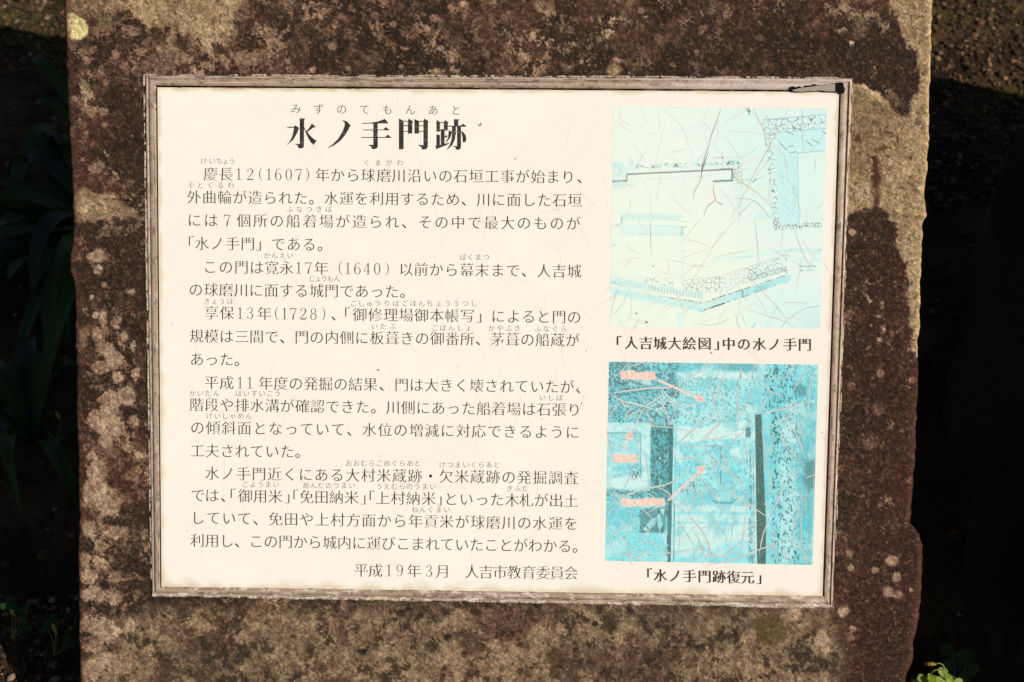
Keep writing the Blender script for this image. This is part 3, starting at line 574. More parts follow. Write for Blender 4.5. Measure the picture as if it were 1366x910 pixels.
# ------------------------------------------------------------------ printed pictures
def quadgrid(q, nu, nv):
    q = np.array(q, float); s, t = np.meshgrid(np.linspace(0, 1, nu), np.linspace(0, 1, nv))
    p = ((1 - s) * (1 - t))[..., None] * q[0] + (s * (1 - t))[..., None] * q[1] + (s * t)[..., None] * q[2] + ((1 - s) * t)[..., None] * q[3]
    return p[..., 0], p[..., 1]
def tr(pts, org, k): return [(org[0] + a / k, org[1] + b / k) for a, b in pts]
def voro(u, v, pts, seed, cell, jx=.85):
    """distance to the nearest cell edge of irregular stones"""
    gu, gv = u / cell, v / cell; iu, iv = np.floor(gu).astype(int), np.floor(gv).astype(int); d1 = np.full(u.shape, 9.); d2 = np.full(u.shape, 9.)
    for a in (-1, 0, 1):
        for b in (-1, 0, 1):
            x, y = iu + a, iv + b; px = x + .5 + (TAB[(x + seed) & 255, y & 255] - .5) * jx; py = y + .5 + (TAB[(y + seed + 50) & 255, x & 255] - .5) * jx
            d = np.hypot(gu - px, gv - py); m = d < d1; d2 = np.where(m, d1, np.minimum(d2, d)); d1 = np.where(m, d, d1)
    return (d2 - d1) * cell
kE = 6.07; E_, F_, G_, H_ = (805, 140), (950, 140), (805, 290), (950, 290)
def paint_map():
    u, v = quadgrid([(818.6, 141.8), (1103.3, 144.6), (1094, 438.6), (813.4, 436.4)], 440, 460)
    c = mix(np.broadcast_to([240, 246, 234.], u.shape + (3,)).copy(), (222, 243, 236), ss(830, 1000, u + (fbm(u, v, 60, 3, 200) - .5) * 120) * ss(430, 200, v) * .9)
    c = mix(c, (243, 246, 230), ss(-30, 40, sdf(u, v, [(820, 230), (930, 240), (1000, 300), (990, 380), (900, 420), (815, 370)])) * .8)
    c = mix(c, (220, 243, 240), ss(-20, 40, sdf(u, v, [(985, 390), (1110, 370), (1110, 450), (1010, 450)])) * .9)
    c = mix(c, (206, 240, 240), ss(1055, 1100, u) * ss(170, 140, v) * .8); c = mix(c, (196, 236, 238), ss(-12, 12, sdf(u, v, [(1070, 425), (1100, 410), (1100, 445), (1060, 445)])) * .7)
    n = fbm(u, v, 5, 3, 201, .7); nf = fbm(u, v, 2.6, 2, 202); nm = fbm(u, v, 22, 3, 203)
    def fill(pts, org, col, a=1., f=1., brk=0.):
        nonlocal c
        m = ss(-f, f, sdf(u, v, tr(pts, org, kE))) * a
        if brk: m = m * (1 - brk + brk * ss(.38, .62, n))
        c = mix(c, col, m)
    def ln(pts, org, col, wd=.8, a=1., brk=0., s=4, kk=kE):
        nonlocal c
        p = tr(pts, org, kk); m = ss(wd / 2 + .45, wd / 2 - .35, pdist(u + (nf - .5) * .7, v + (n - .5) * .8, p)) * a
        if brk: m = m * ss(.5 - .25 + brk * .3, .5 + .05 + brk * .3, fbm(u, v, s, 2, 210, .7))
        c = mix(c, col, m)
    CY, DK = (172, 232, 240), (84, 92, 88)
    # top right court with masonry strips
    fill([(530, 222), (925, 186), (915, 372), (690, 392), (700, 920), (545, 920), (505, 400)], F_, (192, 238, 242), .8, 1.5)
    fill([(540, 0), (700, 0), (700, 55), (545, 62)], H_, (192, 238, 242), .8, 1)
    for pts, org in [([(405, 120), (925, 74), (925, 186), (520, 226)], F_), ([(405, 120), (520, 226), (500, 400), (545, 920), (490, 920), (440, 420)], F_)]:
        fill(pts, org, (214, 240, 240), .8, 1); c = mix(c, (70, 92, 96), ss(-.5, .5, sdf(u, v, tr(pts, org, kE))) * ss(.95, .35, voro(u, v, None, 3, 7.5)) * ss(.34, .5, nf) * .95)
    m = ss(-.5, .5, sdf(u, v, tr([(488, 0), (885, 38), (885, 78), (497, 104), (488, 68), (540, 60), (538, 0)], H_, kE))); m2 = ss(-.5, .5, sdf(u, v, tr([(488, 0), (540, 0), (545, 60), (885, 38), (885, 78), (497, 104)], H_, kE)))
    c = mix(c, (70, 92, 96), m2 * ss(.9, .4, voro(u, v, None, 9, 4.2)) * .95)
    ln([(405, 122), (925, 76)], F_, (110, 170, 184), .8, .9); ln([(520, 226), (925, 187)], F_, (110, 170, 184), .8, .9); ln([(690, 392), (915, 370)], F_, (96, 150, 160), .7, .9); ln([(690, 392), (702, 920)], F_, (110, 170, 184), .7, .9); ln([(702, 0), (702, 52)], H_, (110, 170, 184), .7, .9)
    for k in range(22):      # brush hatching
        a = 545 + rnd.random() * 120; b = 420 + k * 22; ln([(a - 8, b), (a + 30, b + 26)] if k % 2 else [(640 + rnd.random() * 20, b + 40), (678, b + 4)], F_, (120, 214, 226), .8, .8)
    for a, b in [((555, 315), (605, 365)), ((605, 220), (660, 242)), ((760, 290), (815, 335)), ((810, 280), (870, 310)), ((628, 388), (680, 378)), ((620, 335), (660, 330)), ((870, 150), (920, 130)), ((890, 210), (920, 235))]: ln([a, b], F_, (60, 90, 96), .8, .9)
    # the long dark wall and its fringe
    for pts, org in [([(72, 622), (188, 612), (188, 563), (965, 525), (985, 524)], E_), ([(80, 523), (163, 520), (163, 612), (10, 620)], F_), ([(985, 614), (892, 620)], E_)]:
        ln(pts, org, (74, 72, 62), 1.9, .95); ln([(a, b - 9) for a, b in pts], org, (120, 196, 214), .8, .4)
    for pts, org in [([(280, 500), (500, 492), (760, 484), (965, 476)], E_), ([(90, 476), (240, 462)], F_)]:
        m = ss(4.2, 1.5, pdist(u, v, tr(pts, org, kE))); c = mix(c, (150, 214, 224), m * ss(.45, .6, n) * .7); c = mix(c, (60, 76, 76), m * ss(.6, .68, fbm(u, v, 2.8, 3, 222, .8)))
    ln([(250, 605), (630, 590), (880, 575)], E_, (80, 150, 166), .8, .9, .7, 2.2); ln([(75, 658), (215, 648)], E_, (80, 120, 120), .8, .9, .6, 3)
    m = ss(-2, 2, sdf(u, v, tr([(75, 460), (255, 460), (190, 560), (185, 610), (250, 610), (255, 660), (80, 680), (75, 630), (175, 600), (75, 610)], E_, kE))); c = mix(c, (186, 234, 238), m * ss(.42, .6, n) * .85)
    m = ss(-1, 1, sdf(u, v, tr([(170, 500), (240, 480), (240, 680), (165, 600)], F_, kE))); c = mix(c, (84, 110, 110), m * ss(1., .3, voro(u, v, None, 5, 5)) * .7)
    ln([(20, 560), (100, 560), (160, 640), (250, 650)], F_, (110, 200, 214), .7, .8, .6, 3)
    ln([(235, 520), (450, 510), (460, 500)], F_, (140, 220, 232), .9, .8, .3); ln([(235, 610), (330, 602), (450, 575)], F_, (110, 206, 222), 1.2, .8, .3); ln([(330, 625), (350, 600), (360, 606)], F_, (70, 90, 90), 1.4, .7)
    for x0, x1 in ((190, 215), (225, 245)): fill([(x0, 640), (x1, 640), (x1, 890), (x0, 890)], F_, (196, 236, 240), .35, 1)
    fill([(360, 880), (500, 860), (500, 920), (350, 920)], F_, (196, 236, 240), .6, 2)
    for q_ in ([(275, 30), (300, 65), (285, 40), (310, 55)], [(295, 20), (300, 75)]): ln(q_, F_, (60, 90, 96), 1., .9)
    # small buildings
    fill([(635, 600), (650, 600), (650, 905), (632, 905)], E_, (204, 238, 240), .6, 1); fill([(140, 880), (640, 892), (640, 920), (140, 920)], E_, (182, 234, 242), .8, 1, .4)
    fill([(142, 0), (620, 0), (620, 28), (142, 22)], G_, (196, 238, 240), .7, 1, .4); ln([(146, 0), (146, 40)], G_, (70, 110, 116), .9, .9, .2)
    for k in range(12): ln([(160 + k * 40, -20), (161 + k * 40, 20)], G_, (140, 220, 234), .8, .7)
    fill([(108, 58), (622, 72), (624, 152), (145, 142)], G_, (212, 242, 240), .9, 1.5); ln([(108, 60), (622, 74)], G_, (150, 226, 240), 1.3, .7, .3); ln([(145, 134), (624, 148)], G_, (150, 226, 240), 1.6, .8, .3)
    for y0, y1 in ((75, 150), (160, 220), (268, 510)): fill([(628, y0), (658, y0), (656, y1), (626, y1)], G_, (200, 238, 242), .65, 1)
    for y in (78, 102, 120, 138): ln([(628, y), (640, y + 3)], G_, (60, 90, 96), 1.2, .8)
    ln([(630, 80), (665, 80)], G_, (70, 120, 130), .9, .8); ln([(626, 272), (655, 272)], G_, (90, 190, 210), .9, .7); ln([(60, 225), (85, 225)], G_, (150, 226, 240), 4, .5)
    fill([(590, 770), (650, 770), (640, 900), (590, 900)], G_, (206, 240, 242), .5, 3)
    # lower rampart
    fill([(60, 570), (430, 635), (800, 695), (800, 765), (400, 690), (60, 620)], G_, (186, 236, 242), .75, 2); fill([(60, 480), (400, 545), (800, 610), (790, 655), (420, 590), (60, 545)], G_, (200, 238, 240), .65, 1.5)
    fill([(60, 430), (330, 470), (330, 530), (60, 490)], G_, (210, 240, 238), .5, 3, .8)
    ln([(60, 492), (420, 545), (800, 612)], G_, (150, 224, 236), .7, .8, .3); ln([(60, 560), (420, 605), (800, 655)], G_, (170, 230, 238), .8, .7)
    for k in range(30):
        x = 70 + k * 25; y = 500 + (x - 60) * .16; ln([(x, y + 2), (x, y + 38)], G_, (120, 200, 214) if k < 12 else (100, 150, 156), .8, .75)
    ln([(420, 632), (560, 655), (800, 692)], G_, (70, 80, 78), 1.1, .9, .4, 2.4); ln([(820, 692), (970, 645)], G_, (70, 80, 78), 1., .9, .4, 2.4); ln([(0, 665), (250, 585), (600, 470)], H_, (74, 84, 80), 1.2, .95, .15, 3)
    band = tr([(0, 668), (250, 590), (600, 472), (645, 462), (632, 512), (580, 530), (250, 640), (0, 728)], H_, kE); c = mix(c, (164, 232, 240), ss(-.8, .8, sdf(u, v, band)) * (.55 + .45 * ss(950, 1010, u)))
    fill([(800, 700), (970, 650), (970, 715), (805, 758)], G_, (200, 240, 242), .8, 1); ln([(0, 728), (100, 695)], H_, (60, 66, 62), 1.5, .95); ln([(100, 695), (250, 645), (440, 575), (620, 520)], H_, (70, 110, 112), .9, .9, .2, 4); ln([(812, 750), (900, 722), (968, 698)], G_, (70, 82, 80), 1.3, .95, .2)
    ln([(775, 750), (812, 765)], G_, (120, 220, 236), 2.4, .7); ln([(245, 590), (250, 645)], H_, (60, 80, 80), 1.2, .7)
    for k in range(9): ln([(330 + k * 13, 618 - k * 4), (370 + k * 13, 562 - k * 4)], H_, (110, 190, 200), .6, .7)
    st = tr([(0, 500), (290, 405), (620, 300), (632, 322), (575, 370), (600, 440), (0, 610)], H_, kE); m = ss(-.6, .6, sdf(u, v, st)); c = mix(c, (226, 243, 236), m * .6)
    den = ss(985, 1005, u + (n - .5) * 20); vv_ = voro(u, v, None, 17, 6.2)
    c = mix(c, (92, 104, 100), m * ss(.9, .3, vv_) * (.35 + .65 * den) * ss(.3, .5, nf))
    st2 = tr([(690, 500), (965, 470), (965, 600), (800, 610), (560, 560), (330, 520), (350, 490)], G_, kE); c = mix(c, (96, 110, 106), ss(-1, 1, sdf(u, v, st2)) * ss(.85, .3, vv_) * ss(.42, .6, nm + (nf - .5) * .6) * .9)
    for k in range(14): ln([(310 + k * 22, 478 - k * 6), (316 + k * 22, 508 - k * 6)], H_, (110, 160, 164), .7, .7)
    ln([(310, 480), (600, 400)], H_, (110, 160, 164), .7, .8); ln([(310, 512), (600, 428)], H_, (110, 160, 164), .7, .8); ln([(595, 400), (606, 458)], H_, (90, 100, 96), .8, .9)
    for q_ in ([(0, 345), (200, 322), (400, 300), (650, 258)], [(0, 360), (350, 312), (660, 275)], [(650, 258), (885, 268)], [(660, 275), (885, 290)]): ln(q_, H_, (150, 224, 236), 1.1, .75, .3, 8)
    ln([(520, 275), (660, 258)], H_, (110, 190, 206), .7, .8); ln([(850, 266), (885, 264)], H_, (90, 130, 136), .8, .9)
    fill([(0, 325), (380, 298), (660, 255), (885, 262), (885, 290), (660, 278), (380, 318), (0, 362)], H_, (208, 240, 242), .6, 2)
    for x in (715, 738): ln([(x, 320), (x, 400)], H_, (150, 224, 236), 1., .7)
    fill([(820, 335), (885, 335), (885, 365), (820, 360)], H_, (196, 238, 242), .8, 2); ln([(705, 398), (840, 395)], H_, (70, 110, 116), 1.2, .9, .2); ln([(710, 432), (735, 432)], H_, (80, 140, 150), 1.3, .8); ln([(770, 428), (822, 425)], H_, (110, 210, 226), 1.2, .8); fill([(715, 400), (815, 400), (810, 425), (720, 430)], H_, (200, 240, 242), .6, 2)
    ln([(600, 530), (545, 660), (520, 740), (430, 895)], H_, (130, 216, 234), .9, .8, .2); ln([(560, 895), (615, 825), (690, 770), (760, 735), (870, 717)], H_, (96, 190, 210), .9, .85); ln([(325, 890), (350, 860)], H_, (150, 228, 240), 3, .8)
    ln([(600, 200), (740, 180), (900, 150)], E_, (190, 234, 238), 1, .7); ln([(395, 235), (425, 225)], E_, (170, 230, 238), 1.6, .8); ln([(450, 445), (860, 430), (940, 430)], E_, (196, 234, 236), .8, .6)
    for x, y in ((400, 394), (265, 778)): ln([(x - 2, y - 2), (x + 4, y + 4)], G_, (60, 74, 70), 1.4, .9)
    # faint orange ring
    rr = np.hypot((u - 1007.7) / 21.5, (v - 234.5) / 22); c = mix(c, (255, 216, 190), ss(.05, .01, np.abs(rr - 1)) * .8)
    fill([(840, 690), (900, 690), (905, 775), (845, 820), (835, 760)], E_, (252, 236, 224), .95, .7)
    c = c * np.array([1, 1.012, .985]); c = mix(c, (243, 249, 239), ss(-25, 45, sdf(u, v, [(813, 150), (960, 160), (1000, 300), (990, 380), (900, 420), (812, 380)])) * .38); c = mix(c, (214, 244, 244), .22 * ss(960, 1040, u)); c = c + (np.array([236, 248, 241.]) - c) * .14; c = c + ((fbm(u, v, 2, 2, 230) - .5) * 5)[..., None]
    return u, v, c
def paint_dig():
    u, v = quadgrid([(812.4, 482.6), (1091.6, 486.6), (1083.6, 753.8), (807.2, 748.2)], 440, 420)
    n = fbm(u, v, 9, 4, 240, .6); n2 = fbm(u, v, 30, 3, 241); nf = fbm(u, v, 2.1, 3, 242, .75); ng = fbm(u, v, 2.0, 2, 243)
    CYM, PAL, MID, DRK, BLK = (154, 231, 237), (216, 245, 236), (128, 214, 222), (104, 168, 172), (84, 108, 102)
    c = mix(np.broadcast_to(np.array(CYM, float), u.shape + (3,)).copy(), (166, 238, 240), ss(.35, .65, n2))
    def reg(pts, f=1.5, w=3.0): return ss(-f, f, sdf(u + (n - .5) * w, v + (fbm(u, v, 9, 4, 244, .6) - .5) * w, pts))
    def fill(pts, col, a=1., f=1.5, w=3.0):
        nonlocal c
        c = mix(c, col, reg(pts, f, w) * a)
    def spk(pts, th, col=DRK, a=.9, f=3, sc_=None, w=6):
        nonlocal c
        x = nf if sc_ is None else sc_; c = mix(c, col, reg(pts, f, w) * ss(th, th + .13, x) * a * .85)
    vs = fbm(u * 1.0, v * .5, 1.8, 3, 245, .75)      # upright streaks
    TL = [(805, 478), (905, 480), (902, 505), (912, 540), (900, 568), (806, 565)]
    fill(TL, MID, .8, 3, 10); spk(TL, .42, DRK, .85); spk(TL, .54, BLK, .9)
    spk([(812, 484), (860, 484), (870, 520), (812, 535)], .36, (92, 130, 130), .6); spk([(895, 484), (912, 484), (905, 560), (892, 530)], .3, (84, 130, 130), .6)
    fill([(835, 490), (842, 487), (842, 496), (836, 495)], PAL, .6); fill([(858, 505), (868, 506), (868, 514), (856, 512)], PAL, .7); fill([(888, 528), (905, 532), (912, 546), (900, 548)], PAL, .6, 2)
    # top strip and beam
    T2 = [(905, 480), (1012, 480), (1012, 494), (905, 493)]; fill(T2, MID, .7); spk(T2, .46, DRK, .8); fill([(968, 480), (1010, 480), (1010, 496), (990, 497), (970, 494)], DRK, .7)
    cen = [(903, 496), (1008, 498), (1006, 566), (900, 565), (908, 540)]; fill(cen, (178, 240, 240), .9, 3, 8); spk(cen, .53, (84, 150, 156), .85)
    fill([(903, 497), (1012, 497.5), (1010, 505), (903, 503)], PAL, .9, 1, 2)
    for x in (988, 1003.5): c = mix(c, (90, 130, 130), ss(1.2, .3, np.abs(u - x)) * ss(-1, 1, sdf(u, v, [(984, 497), (1012, 497), (1012, 505), (984, 505)])) * .8)
    # left enclosure
    inn = [(806, 577), (856, 578), (856, 636), (806, 640)]; fill([(805, 563), (869, 565), (868, 640), (866, 655), (805, 654)], (196, 242, 238), .95, 1.2, 2); fill(inn, (160, 236, 238), .9, 1.5, 4); spk(inn, .58, DRK, .7)
    fill([(805, 567), (862, 568), (862, 575), (805, 575)], PAL, .8, 1, 1); fill([(857, 572), (865, 572), (865, 645), (857, 645)], PAL, .8, 1, 1); c = mix(c, (84, 132, 134), ss(.9, .3, pdist(u, v, [(811, 577.5), (854, 578), (855, 640)])) * .65)
    fill([(815, 638), (832, 636), (830, 652), (818, 650)], PAL, .9, 2, 4); fill([(834, 636), (856, 634), (862, 648), (838, 649)], PAL, .9, 1.5, 4); spk([(840, 620), (856, 620), (856, 640), (842, 640)], .48, BLK, .8)
    # dark upright trench band
    B = [(868, 566), (899, 568), (895, 752), (887, 752), (888, 668), (868, 655)]; fill(B, (96, 176, 180), .95, 1.2, 2); spk(B, .44, (70, 116, 116), .9, 1, vs, 1); spk(B, .58, BLK, .9, 1, vs, 1)
    fill([(892, 566), (898, 566), (896.5, 650), (895.5, 752), (891.5, 752), (892, 640)], (72, 112, 110), .62, 1., 1)
    c = mix(c, PAL, ss(1.2, .4, pdist(u, v, [(899.5, 566), (898, 640), (895.6, 749)])) * .95); c = mix(c, (72, 110, 110), ss(.9, .3, pdist(u, v, [(902, 566), (900.5, 640), (898.5, 749)])) * .8); c = mix(c, PAL, ss(.9, .3, pdist(u, v, [(889, 690), (888.6, 749)])) * .9)
    # below enclosure
    L = [(805, 655), (888, 668), (888, 752), (805, 752)]; fill([(805, 653), (868, 655), (888, 660), (888, 668), (805, 664)], (108, 184, 188), .8, 2, 5); fill(L, (142, 231, 236), .9, 2, 4); spk(L, .60, (84, 150, 156), .7)
    spk([(806, 652), (888, 656), (888, 670), (806, 668)], .46, (74, 116, 116), .8); spk([(812, 672), (826, 670), (822, 682), (812, 684)], .44, DRK, .8); fill([(812, 670), (850, 672), (850, 700), (812, 705)], (112, 206, 214), .6, 6, 6)
    sq = [(853.5, 680), (888, 676), (887, 711), (853.5, 711)]; fill(sq, (100, 164, 166), .9, 1, 2); spk(sq, .5, BLK, .8)
    for q_ in ([(863, 700), (868, 694), (874, 690), (873, 700), (866, 706)], [(876, 690), (880, 685), (884, 700), (879, 708)], [(858, 707), (862, 702), (864, 708)], [(881, 680), (886, 678), (885, 688)]): fill(q_, (206, 240, 234), .95, 1, 2)
    # centre: slabs and steps
    cc = [(901, 566), (1004, 566), (1003, 675), (898, 675)]; fill(cc, (150, 234, 238), .9, 2, 4); spk(cc, .56, (84, 150, 156), .7)
    for q_ in ([(903, 575), (905, 568), (935, 570), (994, 560), (996, 571), (960, 575), (905, 585)], [(902, 576), (950, 576), (1000, 574), (996, 584), (950, 586), (920, 592), (903, 588)], [(972, 600), (984, 597), (986, 606), (975, 608)], [(952, 662), (962, 656), (976, 658), (973, 668), (955, 668)], [(978, 661), (992, 660), (994, 668), (982, 669)], [(901, 600), (912, 606), (908, 620), (901, 612)]): fill(q_, PAL, .95, 1.5, 3)
    fill([(994, 570), (1002, 570), (1001, 584), (994, 583)], (84, 128, 128), .8, 1.5, 3); c = mix(c, (74, 116, 118), ss(.8, .3, pdist(u, v, [(962, 596), (961.5, 640), (960, 662)])) * .8); c = mix(c, (74, 116, 118), ss(1.1, .3, pdist(u, v, [(950, 668), (958, 671), (975, 671), (984, 665)])) * .75)
    fill([(907, 640), (925, 645), (925, 668), (905, 672)], (170, 238, 240), .8, 4, 8); spk([(905, 646), (935, 640), (935, 660), (905, 660)], .5, BLK, .7)
    for y0, y1 in ((674, 682), (686, 696), (699, 712), (714, 724)): fill([(901, y0), (1000, y0 + 1), (999, y1 + 1), (900, y1)], (212, 244, 234), .85, 1.4, 2)
    fill([(900, 700), (960, 700), (965, 738), (915, 744), (899, 730)], (214, 244, 234), .7, 6, 8); fill([(975, 722), (1003, 722), (1003, 752), (965, 752)], (140, 228, 236), .8, 5, 5)
    c = mix(c, (196, 240, 236), reg(cc) * ss(.66, .7, fbm(u, v, 7, 3, 250)) * .7)
    # right of the steps
    e2 = [(1000, 600), (1006, 600), (1008, 752), (998, 752)]; spk(e2, .42, (84, 134, 136), .8, 1, vs, 1)
    c = mix(c, PAL, ss(1., .3, pdist(u, v, [(1005, 553), (1006.5, 640), (1009, 752)])) * .95); c = mix(c, PAL, ss(.8, .3, pdist(u, v, [(1003, 556), (1003.5, 640), (1006, 752)])) * .8)
    R1 = [(1012, 484), (1094, 484), (1094, 757), (1012, 757)]; fill(R1, (132, 222, 228), .85, 1.5, 2); spk(R1, .52, (88, 160, 166), .75, 2, vs); spk([(1014, 486), (1060, 486), (1066, 757), (1026, 757)], .56, (56, 92, 92), .95, 4, vs)
    fill([(1040, 540), (1062, 530), (1064, 720), (1048, 757), (1040, 757)], (196, 242, 240), .7, 6, 10); spk([(1034, 540), (1062, 530), (1064, 757), (1034, 757)], .56, (60, 100, 100), .9, 4, vs)
    fill([(1014, 486), (1022, 484), (1015, 540), (1012, 530)], (186, 240, 238), .8, 3, 4); fill([(1066, 484), (1080, 486), (1074, 520), (1064, 512)], (176, 238, 238), .6, 4); fill([(1012, 553), (1028, 553), (1030, 757), (1018, 757)], (140, 230, 236), .9, 2, 3)
    fill([(1060, 515), (1066, 512), (1076, 517), (1074, 528), (1064, 530)], (92, 160, 164), .85, 1.5, 4)
    Dk = [(1074, 615), (1092, 612), (1090, 650), (1078, 654), (1072, 640)]; fill(Dk, (84, 136, 136), .85, 5, 8); spk(Dk, .42, BLK, .9, 5); fill([(1066, 590), (1092, 590), (1092, 690), (1070, 690)], (96, 178, 186), .45, 8, 8)
    fill([(1060, 690), (1092, 690), (1092, 740), (1066, 740)], (96, 196, 206), .7, 6, 8); fill([(1056, 720), (1068, 722), (1066, 732), (1058, 730)], (206, 240, 236), .7, 2, 4); spk([(1060, 484), (1094, 484), (1094, 757), (1060, 757)], .6, (84, 150, 156), .7)
    c = mix(c, (206, 242, 238), ss(.8, .3, np.abs(u - (1089.6 - (v - 486) * .028))) * .5)
    post = [(1007.3, 553), (1016, 553), (1018.5, 620), (1022, 690), (1021.5, 754), (1010, 754)]; pm = ss(-.7, .7, sdf(u, v, post)); c = mix(c, (74, 100, 90), pm * .96); c = mix(c, (104, 140, 132), pm * ss(.52, .62, nf) * .7)
    fill([(1016.5, 556), (1021, 556), (1024, 640), (1025, 700), (1022, 700), (1019, 620)], (128, 224, 234), .9, 1, 1)
    sm = (1 - pm) * (c.mean(-1) > 150); c = mix(c, (212, 244, 238), ss(.50, .68, fbm(u, v, 15, 5, 260, .62)) * .5 * sm); c = mix(c, (104, 204, 214), ss(.48, .66, fbm(u, v, 22, 5, 261, .65)) * .45 * sm)
    # red pointers and their names, printed with a cream outline
    for a, b in [((879, 507.5), (931, 531)), ((832, 601), (839, 582)), ((892, 667), (933, 629))]:
        dd = pdist(u, v, [a, b]); c = mix(c, (252, 224, 206), ss(1.9, 1.2, dd)); c = mix(c, (250, 200, 182), ss(.9, .3, dd) * .8)
    for q_ in ([(941, 535), (932, 526), (929, 534.5)], [(841.5, 574), (834.5, 583.5), (843.5, 585)], [(940.5, 621), (930, 624), (935.5, 632)]):
        d = sdf(u, v, q_); c = mix(c, (252, 224, 206), ss(-1.4, -.6, d)); c = mix(c, (249, 192, 178), ss(-.4, .4, d))
    for q_ in ([(827.5, 497), (831, 494.5), (848, 495), (850, 497), (864, 495.5), (874, 497), (875.5, 503), (873, 506.5), (829, 506.5)], [(817.5, 608), (822, 605.5), (850, 606.5), (851, 615), (848, 617.5), (819, 617)], [(827.5, 667), (833, 664), (848, 667), (872, 663.5), (886, 666), (887, 674), (868, 675), (832, 676)]):
        c = mix(c, (253, 226, 206), ss(-1, .6, sdf(u + (nf - .5) * 3, v + (ng - .5) * 3, q_)))
    c = c + (np.array([204, 243, 242.]) - c) * .04; c = c + ((fbm(u, v, 1.7, 2, 251) - .5) * 16)[..., None]
    return u, v, c
for nm_, fn in (('printed_map', paint_map), ('printed_photograph', paint_dig)):
    u, v, c = fn(); o = mesh(nm_, P(u, v, ZP + .00008).reshape(-1, 3), gridf(*u.shape, True), M_PRINT, plate, alb(np.clip(c, 20, 255).reshape(-1, 3)))
def faint(s, us, v, sz): place([(ch, x, v) for ch, x in zip(s, us)], sz, 'picture_name', plate, M_PINK, .008, -.008, 0, ZT)
faint('船着場跡', (833, 845, 857.5, 869.5), 500.8, 11.5); faint('長塀跡', (823, 834.5, 846), 611.8, 11.5); faint('水ノ手門跡', (833, 845.5, 857.5, 868.5, 880), 670, 11.5)

